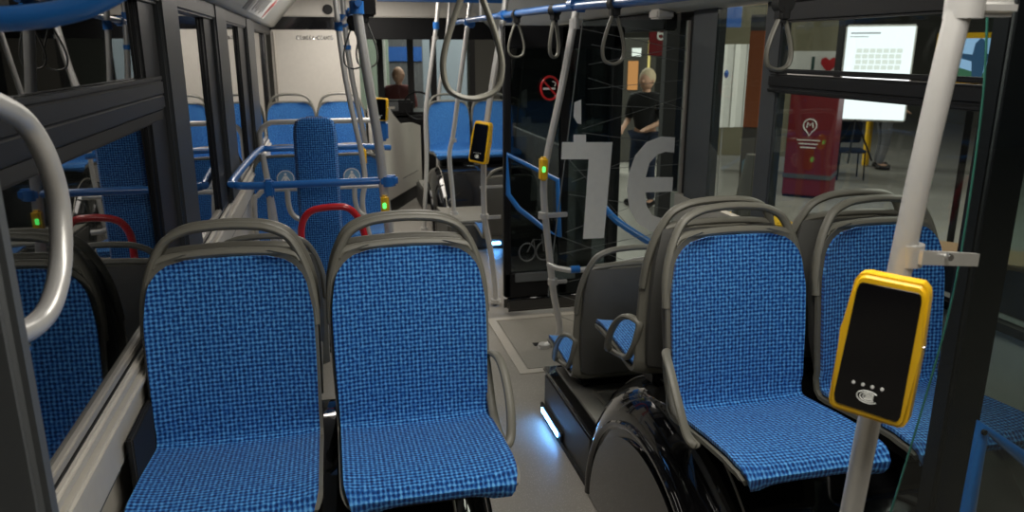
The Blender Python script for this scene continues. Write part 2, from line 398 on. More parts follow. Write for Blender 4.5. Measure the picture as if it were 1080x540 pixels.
def seat(label, arm=0, legs=False, group='blue passenger seats', loc=(0, 0, 0), rz=0):
    t = thing('passenger_seat', label, 'seat', loc, rz, group)
    b = B(); seatsurf(b, .009, .010, .020, top=.010); b.out('seat_shell', 'shell', t)
    # one-piece handle arching over the backrest
    b = B()
    H = [(-.213, .030, .70), (-.210, .048, .78), (-.197, .060, .845), (-.176, .070, .90), (-.148, .077, .940), (-.10, .082, .962), (-.05, .084, .969), (0, .085, .971)]
    H += [(-x, y, z) for x, y, z in reversed(H[:-1])]
    b.tube(H, .0115, 12, flat=1.35, flat_axis=(0, 1, 0))
    b.tube([(-.180, .064, .872), (-.165, .068, .890), (-.10, .072, .899), (0, .073, .903), (.10, .072, .899), (.165, .068, .890), (.180, .064, .872)], .0125, 10, flat=1.1, flat_axis=(0, 1, 0))
    b.out('top_handle', 'shell', t)
    # hollow grey back
    b = B()
    rows = [(-.02, .40, .16, .02), (.03, .44, .185, .04), (.055, .55, .20, .045), (.075, .68, .205, .045), (.085, .80, .20, .035), (.082, .89, .18, .012)]
    rs = []
    for y, z, w_, d in rows:
        rs.append([b.bm.verts.new((w_*sx, y+(d if abs(sx) < .95 else d*.2)*(1-.25*sx*sx), z)) for sx in (-1, -.8, -.4, 0, .4, .8, 1)] +
                  [b.bm.verts.new((w_*sx, y-.015, z)) for sx in (1, .5, 0, -.5, -1)])
    n = len(rs[0])
    for i in range(len(rs)-1):
        for k in range(n): b.bm.faces.new((rs[i][k], rs[i][(k+1) % n], rs[i+1][(k+1) % n], rs[i+1][k]))
    b.bm.faces.new(rs[0]); b.bm.faces.new(list(reversed(rs[-1])))
    b.out('back_cover', 'shellback', t)
    b = B(); seatsurf(b, 0, -.006, .016, uvs=True); b.out('upholstery', 'fabric', t)
    b = B(); b.box((0, -.17, .36), (.28, .32, .05), bev=.01); b.out('seat_frame', 'black', t)
    if legs:
        b = B(); b.box((0, -.12, .17), (.22, .05, .34), bev=.01); b.box((0, -.17, .012), (.28, .30, .024)); b.out('seat_leg', 'black', t)
    if arm:
        b = B(); x = arm*.222
        b.tube([(x-arm*.012, .012, .575), (x+arm*.010, -.025, .585), (x+arm*.020, -.08, .555), (x+arm*.022, -.14, .49), (x+arm*.014, -.185, .42), (x-arm*.006, -.20, .40),
                (x-arm*.010, -.13, .41), (x-arm*.008, -.06, .43), (x-arm*.008, -.01, .49), (x-arm*.010, .01, .54)], .0095, 10, closed=True, flat=1.35, flat_axis=(1, 0, 0))
        b.out('armrest', 'shell', t)
    return t
PZ = .25
LG, RG = None, None
a0 = seat('blue seat facing the camera, nearest the left window', 0, True, loc=(-.275, 1.965, PZ-.015))
a1 = seat('blue seat facing the camera, on the left of the aisle with armrest', 1, loc=(.190, 1.965, PZ-.015))
a2 = seat('blue seat facing the camera, right of the aisle above the black wheel arch', -1, loc=(1.105, 1.825, PZ))
a3 = dup(a0, (1.585, 1.83, PZ), 0, 'blue seat facing the camera by the right window, behind the near yellow validator', skip=('seat_leg',))
b1 = seat('grey backed seat facing forward behind the seat over the black wheel arch', 1, loc=(1.12, 2.09, PZ), rz=pi)
b1w = dup(a0, (1.59, 2.10, PZ), pi, 'forward facing seat by the right window, only its top handle showing', skip=('seat_leg',))
b2 = dup(b1, (1.14, 2.77, -.07), pi, 'lower grey backed forward facing seat on the box beside the pole', skip=('seat_frame',))
b2.scale = (1, 1, 1)
tb = B(); tb.box((1.14, 2.95, .27), (.3, .25, .03), bev=.01); tb.box((1.14, 2.95, .26), (.1, .1, .02))
tag(tb.out('seat_mount', 'black'), 'low black mount under the lower grey backed seat', 'seat mount')
c1 = dup(a0, (-.275, 2.195, PZ-.019), pi, 'forward facing seat backed against the seat nearest the left window', skip=('seat_leg',))
c2 = dup(a0, (.190, 2.195, PZ-.019), pi, 'forward facing seat backed against the aisle seat on the left', skip=('seat_leg',))
e1 = dup(a0, (-.262, 3.0, .0), pi, 'lower forward facing seat seen mirrored in the left window')
# priority pair, further pair, front right pair
p1 = dup(a0, (-.30, 5.35, .04), 0, 'far blue seat with round pedestrian sticker, nearer the left window')
p2 = dup(a0, (.145, 5.35, .04), 0, 'far blue seat with round pedestrian sticker, nearer the aisle poles')
g1 = dup(a0, (-.31, 7.15, .29), 0, 'farthest blue seat against the white partition, nearer the window')
g2 = dup(a0, (.13, 7.15, .29), 0, 'farthest blue seat against the white partition, nearer the steel poles')
f1 = dup(a0, (1.20, 7.7, .24), 0, 'front blue seat beside the aisle behind the small yellow validator')
f2 = dup(a0, (1.655, 7.7, .24), 0, 'front blue seat partly behind the black door leaf')
h1 = dup(b1, (1.36, 5.75, -.20), pi, 'small grey backed seat left of the black door leaf', skip=('seat_frame', 'armrest'))
def sticker(parent):
    d = B(); d.cyl((0, 0, 0), .058, .003, 'Y', 32); o = d.out('pedestrian_sticker', 'whitev', parent)
    o.location = (.0, .016, .755); o.rotation_euler = (radians(-10), 0, 0)
    d = B(); d.cyl((0, -.0025, 0), .052, .002, 'Y', 32); d.out('sticker_disc', 'stickerblue', o)
    d = B(); d.cyl((0, -.005, .031), .009, .002, 'Y', 16)
    d.prism([(-.011, .02), (.011, .02), (.03, -.012), (.024, -.016), (.010, .003), (.011, -.012), (.022, -.042), (.012, -.044), (0, -.016), (-.012, -.044), (-.022, -.042), (-.011, -.012), (-.010, .003), (-.024, -.016), (-.03, -.012)],
            (0, -.006, 0), (1, 0, 0), (0, 0, 1), (0, .002, 0))
    d.out('walking_figure', 'whitev', o)
for q_ in list(a0.children):
    if q_.name.startswith('seat_leg'): bpy.data.objects.remove(q_)
sticker(p1); sticker(p2)
# ============================================================ wheel boxes / arches
def prof_arch(name, label, xface, sgn, yc, r, xend, m='gloss'):
    """domed black wheel arch cover: loft of half discs, face at xface, rounded shoulder"""
    t = thing(name, label, 'wheel arch', (xface, yc, 0))
    b = B(); rings = []
    for dx, rr in ((0, r-.125), (.006, r-.10), (.02, r-.07), (.05, r-.03), (.09, r-.008), (.13, r), (abs(xend-xface), r)):
        rings.append([b.bm.verts.new((sgn*dx, rr*cos(a), max(0, rr*sin(a)))) for a in [pi*i/48 for i in range(49)]])
    for i in range(len(rings)-1):
        for k in range(48): b.bm.faces.new((rings[i][k], rings[i][k+1], rings[i+1][k+1], rings[i+1][k]))
        b.bm.faces.new((rings[i][0], rings[i+1][0], rings[i+1][48], rings[i][48]))
    b.bm.faces.new(rings[0]); b.bm.faces.new(list(reversed(rings[-1])))
    b.out('arch_cover', m, t)
    b = B(); b.tube([(-sgn*.002, (r-.15)*cos(a), (r-.15)*sin(a)+.0) for a in [pi*i/24 for i in range(25)]], .016, 10, smooth=False, flat=.8); b.out('ring_trim', 'gloss', t)
    b = B(); b.prism([((r-.19)*cos(a), (r-.19)*sin(a)) for a in [pi*i/36 for i in range(37)]], (sgn*.004, 0, .0), (0, 1, 0), (0, 0, 1), (-sgn*.018, 0, 0), bev=.006); b.out('round_cover', 'gloss', t)
    b = B(); b.tube([(sgn*.110, (r+.0015)*cos(a), (r+.0015)*sin(a)) for a in [pi*i/40 for i in range(41)]], .0032, 8, smooth=False); b.out('seam_strip', 'alu', t)
    return t
prof_arch('wheel_arch', 'shiny black domed wheel arch with round cover beside the aisle, right side', .895, 1, 1.97, .625, 1.86)
prof_arch('wheel_arch', 'black wheel arch below the left seats facing the camera', .375, -1, 2.1, .60, XL+.03)
t = thing('equipment_box', 'black low box with grey top and blue light strip beside aisle', 'box', (.9, 2.8, 0))
B().box((.475, -.02, .115), (.95, .66, .23), bev=.02).out('side_body', 'shellback', t)
b = B(); b.box((.475, -.02, .232), (.96, .67, .02), bev=.008); b.out('top_frame', 'gloss', t)
b = B(); b.box((.495, -.03, .245), (.90, .60, .012), bev=.003); b.out('top_plate', 'boxtop', t)
b = B(); b.box((.27, -.02, .254), (.30, .014, .006)); b.box((.13, -.16, .254), (.014, .28, .006)); b.box((.45, .10, .254), (.014, .20, .006)); b.out('inlay_strip', 'alu', t)
b = B(); b.box((-.008, .15, .045), (.014, .32, .045), bev=.004); b.out('light_housing', 'black', t)
b = B(); b.box((-.017, .15, .045), (.006, .25, .022), bev=.002); b.out('light_strip', 'led', t)
b = B(); b.box((-.002, -.38, .012), (.012, 1.3, .022)); b.out('kick_strip', 'black', t)
# platform beneath the right near seats / rear
tag(B().box((.94, .90, .12), (.48, .80, .228), bev=.015).out('seat_platform', 'hatch'), 'dark raised platform carrying the thick near pole at the right', 'platform')
t = thing('equipment_box', 'far box with blue light strip beneath the front right seats', 'box', (.93, 7.3, 0))
B().box((.47, 0, .12), (.94, 2.3, .235), bev=.02).out('side_body', 'shellback', t)
B().box((.47, 0, .238), (.92, 2.2, .012), bev=.003).out('top_plate', 'hatch', t)
B().box((-.006, -.12, .05), (.010, .30, .03), bev=.002).out('light_strip', 'led', t)
B().box((.40, -1.155, .05), (.10, .010, .02), bev=.002).out('light_strip', 'led', t)
prof_arch('wheel_arch', 'glossy black wheel arch in front of the far front right seats', .915, 1, 7.3, .55, 1.86)
tag(B().box((-.10, 7.1, .14), (.78, 1.3, .28), bev=.015).out('seat_platform', 'hatch'), 'raised platform below the farthest seats by the white partition', 'platform')
# floor hatch
t = thing('floor_hatch', 'rectangular floor hatch with pale metal frame near the door', 'hatch', (.905, 3.57, 0))
b = B(); W_, D_ = .80, .87
b.box((.025, D_/2, .002), (.05, D_, .006)); b.box((W_-.025, D_/2, .002), (.05, D_, .006)); b.box((W_/2, .025, .002), (W_-.1, .05, .006)); b.box((W_/2, D_-.025, .002), (W_-.1, .05, .006)); b.out('hatch_frame', 'alu', t)
B().box((W_/2, D_/2, .001), (W_-.12, D_-.12, .005)).out('hatch_plate', 'hatch', t)
b = B(); b.box((.20, .38, .005), (.05, .045, .003)); b.box((.245, .385, .005), (.02, .03, .003)); b.out('hatch_emblem', 'black', t)
# ============================================================ POLES AND RAILS
def px(pts, Y=None):
    return [at(p[0], p[1], Y=(p[2] if len(p) > 2 else Y)) for p in pts]
def clampring(c, r=.026, h=.05): return B().cyl((0, 0, 0), r, h)
def pole(label, pts, r, clamps=(), foot=True, m='steel', extra=None, top=None, group=None, name='grab_pole'):
    pts = [Vector(p) for p in pts]
    base = pts[-1].copy()
    t = thing(name, label, 'pole', base, 0, group)
    b = B(); b.tube([p-base for p in pts], r, 16); b.out('pole_tube', m, t)
    if foot:
        b = B(); b.cyl((0, 0, .012), r*1.7, .024); b.box((0, 0, .006), (r*3.6, r*2.6, .012), bev=.003); b.out('foot_flange', m, t)
    for (c, mm, h) in clamps:
        c = Vector(c)-base; b = B(); b.cyl(c, r*1.45, h); b.out('clamp', mm, t)
    return t, base
# near right pole with clamp arm
pN = [at(1021, -30, Y=.95), at(952, 270, Y=.95), at(880, 640, Y=.95)]
t, bs = pole('thick near steel pole leaning at the right, carrying the large yellow validator', [pN[0], pN[1], pN[2]+Vector((-.02, 0, -.25)), Vector((.77, .95, .235))], .0175, foot=True)
b = B(); c = at(1017, 8, Y=.95)-bs; b.cyl(c, .026, .03); b.box(c+Vector((.05, .0, .0)), (.07, .03, .025), bev=.008); b.out('top_collar', 'steel', t)
b = B(); c = at(957, 268, Y=.95)-bs; b.cyl(c, .0225, .034); e = at(1027, 274, Y=1.02)-bs
b.quad(c+Vector((0, -.02, -.010)), e+Vector((0, -.0, -.010)), e+Vector((0, -.0, .012)), c+Vector((0, -.02, .012)), .008); b.out('clamp_arm', 'steel', t)
for xx in (972, 1000):
    b = B(); b.cyl(at(xx, 271, Y=.955)-bs, .0055, .012, 'Y', 12); b.out('bolt', 'chrome', t)
def validator(label, top, bot, hw, dp, parent_rz=0, facing=(.80, .62, 0)):
    """yellow card reader on a pole; top and bottom are points of its axis"""
    top, bot = Vector(top), Vector(bot); ax = (top-bot); Lh = ax.length; c = (top+bot)/2
    t = thing('card_validator', label, 'card validator', c, 0, 'yellow card validators' if False else None)
    t.rotation_mode = 'QUATERNION'
    z = ax.normalized(); y = Vector(facing); y = (y-z*y.dot(z)).normalized(); x = y.cross(z)
    t.rotation_quaternion = Matrix((x, y, z)).transposed().to_quaternion()
    out = [(-.80, -1), (.72, -1), (.98, -.80), (1.0, .1), (.86, .84), (.62, 1.0), (-.70, 1.0), (-.94, .86), (-1.0, .1), (-.96, -.86)]
    out = [(-1.03, -.84), (-.99, -.92), (-.88, -.975), (.78, -1), (.92, -.97), (1.0, -.88), (1.05, .1), (1.02, .80), (.97, .91), (.82, .985), (-.52, 1.0), (-.68, .975), (-.78, .89), (-.96, .2)]
    b = B(); b.prism([(u*hw, v*Lh/2) for u, v in out], (0, -dp, 0), (1, 0, 0), (0, 0, 1), (0, dp*1.2, 0), bev=hw*.11); b.out('validator_case', 'yellow', t)
    inn = [(-.90, -.74), (-.86, -.83), (-.78, -.87), (.72, -.91), (.80, -.89), (.85, -.82), (.90, .76), (.87, .84), (.79, .88), (-.56, .89), (-.65, .86), (-.70, .78)]
    b = B(); b.prism([(u*hw, v*Lh/2) for u, v in inn], (0, -dp-.0015, 0), (1, 0, 0), (0, 0, 1), (0, .004, 0), bev=hw*.03); s = b.out('touch_screen', 'screen', t)
    for k in range(4):
        b = B(); b.cyl(((-.42+.24*k)*hw, -dp-.002, (-.50+.0*k)*Lh/2), hw*.045, .002, 'Y', 12); b.out('indicator_dot', 'whitev', s)
    b = B(); cz = -.66*Lh/2
    for rr in (.12, .2, .28):
        b.tube([(rr*hw*cos(a)-.02*hw, -dp-.002, cz+rr*hw*.62*sin(a)) for a in [radians(40+280*i/16) for i in range(17)]], hw*.016, 6, smooth=False)
    b.box((.02*hw, -dp-.002, cz), (hw*.2, .001, hw*.14)); b.out('contactless_symbol', 'letter', s)
    b = B(); b.cyl((hw*1.03, -dp*.45, .12*Lh/2), hw*.10, .006, 'X', 14); b.out('lock_screw', 'chrome', t)
    return t
validator('large yellow card validator with black face on the near steel pole', at(941, 288, Y=.91), at(918, 436, Y=.91), .056, .030)

# pole D by the door partition
tD, bD = pole('bent steel pole beside the glass partition with letters, holding a yellow stop button',
     px([(609, 3), (604, 30), (592, 95), (579, 155), (574, 185), (574, 215), (579, 265), (584, 310), (590, 350)], 3.9) + [Vector((1.128, 3.9, 0))], .019,
     clamps=((at(606, 25, Y=3.9), 'steel', .05), (at(573, 227, Y=3.9), 'steel', .035), (at(583, 297, Y=3.9), 'steel', .035)))
b = B(); c = at(573, 227, Y=3.9)-bD; b.box(c+Vector((.07, -.01, 0)), (.13, .012, .028), bev=.004); b.out('clamp_arm', 'steel', tD); b = B(); c = at(583, 297, Y=3.9)-bD; b.box(c+Vector((.04, -.01, 0)), (.08, .012, .024), bev=.004); b.out('clamp_arm', 'steel', tD)
b = B(); p0 = at(578, 278, Y=3.9)-bD; b.tube([p0, p0+Vector((.06, -.05, -.02)), p0+Vector((.2, -.09, -.02)), p0+Vector((.66, -.09, .03))], .016, 12); b.out('side_rail', 'steel', tD)
b = B(); b.cyl(p0+Vector((.13, -.085, -.018)), .021, .05, 'X'); b.out('clamp', 'blue', tD)
def button(label, c, h=.09, Lw='yellow'):
    t = thing('stop_button', label, 'stop button', c)
    B().box((0, 0, 0), (.042, .05, h), bev=.01).out('button_case', 'yellow', t)
    b = B(); b.box((-.004, -.026, .0), (.018, .006, .03), bev=.003); b.out('button_lamp', 'greenled', t); return t
button('yellow stop button on the bent pole by the lettered glass', at(573, 178, Y=3.86), .125)
# pole C with its validator
tC, bC = pole('steel pole carrying the far yellow validator left of the door leaf',
     px([(534, -6), (530, 25), (519, 90), (511, 150), (510, 180), (511, 228), (517, 262), (522, 300), (523, 319)], 4.7), .019,
     clamps=((at(511, 158, Y=4.7), 'steel', .03), (at(511, 228, Y=4.7), 'steel', .03)))
b = B(); b.box(at(521, 229, Y=4.7)-bC, (.09, .012, .022)); b.out('clamp_arm', 'steel', tC); b = B(); b.box(at(519, 197, Y=4.7)-bC, (.16, .012, .016)); b.out('clamp_arm', 'steel', tC)
validator('small yellow card validator on the pole left of the black door leaf', at(511, 128, Y=4.64), at(506, 172, Y=4.64), .060, .045, facing=(.62, .8, 0))
# pole B and A
pole('slim steel pole standing in front of the far right seats', px([(497, -10), (495, 12), (484, 96), (478, 142), (474, 164), (477, 200)], 6.3)+[Vector(at(479, 226, Y=6.3))], .019, foot=True,
     clamps=((at(478, 148, Y=6.3), 'steel', .03),))
pole('slim steel pole with blue clamp left of the far right seats', [Vector((1.02, 7.0, 2.24))]+px([(462, 8), (456, 60), (451, 100), (449, 124), (450, 169), (449, 195)], 7.0)+[Vector((.83, 7.0, 0))], .019,
     clamps=((at(460, 27, Y=7.0), 'blue', .06), (at(459, 40, Y=7.0), 'steel', .03)))
pole('slim steel pole rising behind the front aisle seat', [Vector((1.28, 7.95, 2.24))]+px([(473, 20), (468, 67), (463, 100)], 7.95)+[Vector((1.12, 8.0, .5)), Vector((1.12, 8.0, .0))], .019)
# cage beside the wheelchair bay
tT, bT = pole('thickest steel pole by the wheelchair bay with blue top clamp',
     px([(373, -25), (378, 20), (385, 65), (393, 112), (400, 155), (405, 200), (409, 232)], 3.9)+[Vector((.31, 3.9, .4)), Vector((.31, 3.9, 0))], .024,
     clamps=((at(376, 8, Y=3.9), 'blue', .06), (at(409, 191, Y=3.9), 'blue', .05)))
button('yellow stop button low on the thickest steel pole', at(406, 216, Y=3.87), .10)
validator('yellow card validator high on the thickest pole by the wheelchair bay', at(402, 103, Y=3.93), at(402, 127, Y=3.93), .036, .035, facing=(.3, 1, 0))
tag(B().box(at(402, 138, Y=3.93), (.068, .06, .10), bev=.012).out('validator_holder', 'blue'), 'blue holder below the yellow validator by the wheelchair bay', 'holder')
pole('slim steel pole left in the cluster by the wheelchair bay', px([(352, -20), (357, 30), (364, 80), (372, 120), (381, 160), (385, 190), (383, 222)], 4.9)+[Vector((.285, 4.9, .2)), Vector((.285, 4.9, 0))], .017,
     clamps=((at(357, 28, Y=4.9), 'blue', .05),))
pole('slim steel pole middle of the cluster by the wheelchair bay', px([(360, -20), (364, 30), (371, 80), (379, 120), (387, 160), (391, 190), (388, 222)], 5.6)+[Vector((.385, 5.6, .2)), Vector((.385, 5.6, 0))], .019,
     clamps=((at(362, 20, Y=5.6), 'blue', .06), (at(366, 50, Y=5.6), 'blue', .03)))
button('yellow stop button with green lamp on the middle pole of the cluster', at(383, 165, Y=5.0), .11)
# blue cage rails
t = thing('guard_rail', 'blue bent guard rail of the wheelchair bay with two steel legs', 'guard rail', (-.30, 3.9, 0))
o = Vector((-.30, 3.9, 0))
b = B(); b.tube([Vector(p)-o for p in [(.41, 5.25, 1.0), (.2, 5.2, 1.02), (-.33, 5.05, 1.04), (-.42, 4.95, 1.045), (-.475, 4.0, 1.02), (-.46, 3.92, 1.005), (-.38, 3.9, 1.0), (-.1, 3.9, 1.0), (.27, 3.9, 1.0)]], .019, 14, sub=5); b.out('rail_tube', 'blue', t)
b = B(); b.box((0, 0, .985), (.05, .05, .09), bev=.01); b.out('rail_clamp', 'blue', t); b = B(); b.box((.585, 0, 1.0), (.10, .05, .055), bev=.012); b.out('rail_clamp', 'blue', t)
b = B(); b.tube([(0, 0, .97), (0.005, 0, .5), (.01, 0, 0)], .018, 12); b.out('rail_leg', 'steel', t)
b = B(); b.tube([(-.10, 1.0, 1.03), (-.05, 1.0, .5), (-.05, 1.0, 0)], .018, 12); b.out('rail_leg', 'steel', t)
b = B(); b.tube([(-.17, .5, .68), (-.02, .5, .68), (.05, .1, .66)], .014, 10); b.out('cross_bar', 'steel', t)
# steel rails around the priority seats
t = thing('seat_rail', 'steel rounded rail behind the seats with pedestrian stickers', 'rail', (-.08, 5.75, 0)); 
b = B(); b.tube([(-.40, 0, .04), (-.40, 0, .95), (-.39, 0, 1.08), (-.33, 0, 1.135), (-.25, 0, 1.145), (.1, 0, 1.145), (.50, 0, 1.145)], .018, 12); b.out('rail_tube', 'steel', t)
t = thing('seat_rail', 'low steel rail with drop hooks across the sticker seats', 'rail', (-.1, 4.75, 0))
b = B(); b.tube([(-.36, .0, .0), (-.36, 0, .70), (-.33, 0, .80), (-.27, 0, .83), (-.1, 0, .83), (.42, 0, .83)], .015, 12); b.out('rail_tube', 'steel', t)
for xx in (-.16, .24):
    b = B(); b.tube([(xx, 0, .83), (xx, 0, .74), (xx+.02, 0, .67), (xx+.08, 0, .63), (xx+.16, 0, .62)], .016, 12); b.out('drop_hook', 'steel', t)
# padded backrest
t = thing('wheelchair_backrest', 'tall blue padded wheelchair backrest standing behind the blue rail', 'backrest', (-.065, 4.12, 0))
b = B(); Z0, Z1, hw = .40, 1.31, .112
ring = []
prof = [(Z0, .2), (Z0+.01, .8), (Z0+.04, 1), (.8, 1), (Z1-.10, 1), (Z1-.05, .96), (Z1-.02, .86), (Z1-.004, .66), (Z1, .3)]
ul = b.bm.loops.layers.uv.new('UVMap'); rs = []
for z, k in prof:
    rs.append([(b.bm.verts.new((hw*k*sx, y*(.5+.5*k), z)), (hw*k*sx, z)) for sx, y in [(-.85, -.035), (-.4, -.045), (0, -.048), (.4, -.045), (.85, -.035), (1, 0), (.85, .035), (0, .035), (-.85, .035), (-1, 0)]])
n = len(rs[0]); lk = {}
for r_ in rs:
    for v, q in r_: lk[v] = q
for i in range(len(rs)-1):
    for k in range(n): b.bm.faces.new((rs[i][k][0], rs[i][(k+1) % n][0], rs[i+1][(k+1) % n][0], rs[i+1][k][0]))
b.bm.faces.new([v for v, q in rs[0]]); b.bm.faces.new([v for v, q in reversed(rs[-1])])
for f in b.bm.faces:
    for l in f.loops: l[ul].uv = lk[l.vert]
b.out('pad', 'fabric', t)
b = B(); b.box((0, .05, .66), (.10, .03, 1.30), bev=.01); b.box((0, .05, .01), (.2, .12, .02)); b.out('pad_post', 'black', t)
# red bar
t = thing('folding_bar', 'red curved folding bar in front of the blue padded backrest', 'bar', (-.05, 3.75, 0)); o = Vector((-.05, 3.75, 0))
b = B(); b.tube([p-o for p in px([(321, 292), (319, 262), (318, 240), (324, 226), (336, 220), (356, 218), (368, 220), (378, 230), (384, 246), (386, 262), (386, 300)], 3.75)], .017, 12); b.out('bar_tube', 'red', t)
b = B(); b.box(at(385, 252, Y=3.75)-o, (.05, .04, .04), bev=.008); b.box(at(321, 300, Y=3.75)-o, (.07, .05, .05), bev=.008); b.out('hinge', 'red', t)
b = B(); b.tube([at(321, 298, Y=3.75)-o, at(323, 350, Y=3.75)-o, Vector((0, 0, 0))+Vector((at(323, 350, Y=3.75).x+.05, 0, 0))], .014, 10, smooth=False); 
b.tube([at(386, 298, Y=3.75)-o, Vector((at(387, 350, Y=3.75).x+.05, 0, 0))], .014, 10, smooth=False); b.out('bar_leg', 'steel', t)
# near left loop rail and pillar
t = thing('grab_loop', 'blurred near grey grab loop at the left edge beside the window', 'grab handle', (-.42, 1.1, 1.2)); o = Vector((-.42, 1.1, 1.2))
b = B(); b.tube([(a-o) for a in [at(-45, 95, X=-.43), at(-8, 108, X=-.43), at(25, 128, X=-.43), at(48, 165, X=-.42), at(62, 215, X=-.42), at(64, 275, X=-.42), at(55, 318, X=-.42), at(38, 342, X=-.43), at(12, 356, X=-.44)]], .0165, 16); b.out('loop_tube', 'steel', t)
b = B(); b.cyl(at(20, 368, X=-.435)-o, .014, .012, 'Y', 14); b.ball(at(20, 372, X=-.435)-o, .008); b.out('bolt', 'chrome', t)
tag(B().box((-.450, 1.075, 1.02), (.078, .05, 2.04), bev=.014).out('side_post', 'post'), 'dark grey upright post at the far left edge carrying the grab loop', 'post')
# blue near rail top left
t = tag(B().tube(px([(-90, 30), (-30, 22), (20, 19), (60, 14), (98, 3), (140, -22), (185, -60)], 1.12), .0155, 14).out('overhead_rail', 'blue'), 'blurred near blue overhead rail across the top left corner', 'rail')
# overhead blue rail with steel poles
t = thing('overhead_rail', 'long blue overhead rail above the aisle at the door', 'rail', (1.0, 3.5, 1.82)); o = Vector((1.0, 3.5, 1.82))
b = B(); b.tube([Vector(p)-o for p in [(1.0, 1.35, 1.80), (1.0, 2.3, 1.80), (1.0, 3.1, 1.818), (1.0, 4.35, 1.835), (1.0, 5.6, 1.845), (1.02, 6.3, 1.85)]], .0175, 14); b.out('rail_tube', 'blue', t)
for y in (3.08, 4.35, 5.5):
    b = B(); b.cyl((0, y-3.5, .005+.01*(y > 4)), .026, .06, 'Y'); b.box((0.03, y-3.5, .0), (.05, .04, .05), bev=.01); b.out('rail_clamp', 'blue', t)
for y in (1.9, 5.0):
    b = B(); b.tube([(0, y-3.5, 0), (0, y-3.5, .43)], .012, 10); b.out('hanger', 'steel', t)
# second overhead rail at left of aisle, over the cluster
t = thing('overhead_rail', 'short blue overhead rail above the cluster of poles by the wheelchair bay', 'rail', (.2, 4.5, 1.95)); o = Vector((.2, 4.5, 1.95))
b = B(); b.tube([at(378, 3, Y=3.8)-o, at(373, 9, Y=4.4)-o, at(366, 20, Y=5.0)-o, at(359, 27, Y=5.8)-o], .017, 12); b.out('rail_tube', 'blue', t)
for (x, y, Y) in ((374, 7, 4.2), (369, 14, 4.7), (363, 24, 5.4)):
    b = B(); b.box(at(x, y, Y=Y)-o, (.05, .06, .06), bev=.012); b.out('rail_clamp', 'blue', t)
b = B(); b.box(at(388, 2, Y=4.0)-o, (.07, .08, .14), bev=.01); b.out('junction_block', 'black', t)
def strap(label, top, wid, hgt, rz=0, r=.006, mount='rubber', lm='shell'):
    top = Vector(top); t = thing('hanging_strap', label, 'hanging strap', top, rz)
    b = B(); k = wid/2
    b.tube([(0, 0, -.03), (-k*.35, 0, -hgt*.28), (-k*.85, 0, -hgt*.58), (-k, 0, -hgt*.78), (-k*.78, 0, -hgt*.94), (0, 0, -hgt), (k*.78, 0, -hgt*.94), (k, 0, -hgt*.78), (k*.85, 0, -hgt*.58), (k*.35, 0, -hgt*.28)], r, 10, closed=True, flat=1.7, flat_axis=(0, 1, 0)); b.out('strap_loop', lm, t)
    b = B(); b.box((0, 0, -.025), (.035, .045, .05), bev=.01); b.cyl((0, 0, 0), .026, .035, 'Y'); b.out('strap_clip', mount, t)
    return t
SG = None
strap('grey hanging strap first on the overhead rail, left of bent pole', (1.0, 4.05, 1.825), .085, .215)
strap('grey hanging strap just left of the bent pole, turned sideways', (1.0, 3.35, 1.815), .055, .20, .5)
strap('grey hanging strap right of the bent pole in front of the glass partition', (1.0, 2.62, 1.805), .080, .205)
strap('large blurred hanging loop near the camera at the top centre', at(497, -45, Y=1.35), .105, .235, r=.0055)
strap('grey hanging strap in front of the right window pillar', at(826, 4, Y=2.0), .078, .18)
strap('thin strap loop left of the thickest pole', at(371, 22, Y=4.1), .10, .235, r=.0045, lm='shellback')
strap('thin strap loop right of the thickest pole', at(385, 14, Y=4.0), .105, .26, r=.0045, lm='shellback')
# ============================================================ DOOR LEAF, PARTITIONS
t = thing('door_leaf', 'tall black framed glass door leaf folded inwards beside the doorway', 'door', (1.03, 4.5, .0))
Wd = .735
b = B(); b.box((.022, 0, .95), (.045, .045, 1.66), bev=.008); b.box((.385, 0, .95), (.05, .045, 1.66)); b.box((Wd-.02, 0, .95), (.075, .045, 1.66), bev=.008); b.box((Wd/2, 0, 1.72), (Wd, .045, .13), bev=.008); b.box((Wd/2, 0, .20), (Wd, .045, .16), bev=.008)
b.out('leaf_frame', 'black', t)
B().box((Wd/2, 0, .93), (Wd-.05, .006, 1.5)).out('leaf_glass', 'mirrorglass', t)
b = B(); b.box((Wd/2, 0, .075), (Wd, .07, .115), bev=.03); b.out('bottom_roller', 'gloss', t)
b = B(); b.box((Wd/2-.1, -.026, .25), (.4, .008, .06), bev=.003); b.out('leaf_vent', 'post', t)
# blue handle: parallelogram
hp = [(534, 160), (573, 190), (574, 242), (546, 217), (536, 205)]
hp3 = [at(x, y, Y=4.46)-Vector((1.03, 4.5, 0)) for x, y in ((535, 162), (571, 188), (591, 203), (591, 240), (569, 240), (547, 219), (537, 207), (535, 198))]
hp3 = [at(x, y, Y=4.46)-Vector((1.03, 4.5, 0)) for x, y in ((535, 163), (588, 190), (590, 250), (574, 241), (547, 220), (536, 205))]
b = B(); b.tube(hp3, .016, 10, smooth=False, closed=True, flat=.6, flat_axis=(0, 1, 0)); b.out('leaf_handle', 'blue', t)
s = B().tube([at(580, 93, Y=4.47)-Vector((1.03, 4.5, 0))+Vector((.056*cos(a), 0, .068*sin(a))) for a in [2*pi*i/28 for i in range(28)]], .007, 8, smooth=False, closed=True)
c = at(580, 93, Y=4.47)-Vector((1.03, 4.5, 0)); s.tube([c+Vector((-.042, 0, .045)), c+Vector((.042, 0, -.045))], .006, 8); s.out('no_smoking_sign', 'redsign' if False else 'red', t)
s = B(); s.box(c+Vector((-.005, -.001, -.003)), (.075, .003, .013)); s.tube([c+Vector((.03, 0, .01)), c+Vector((.035, 0, .03)), c+Vector((.015, 0, .04))], .003, 6); s.out('cigarette_mark', 'whitev', t)
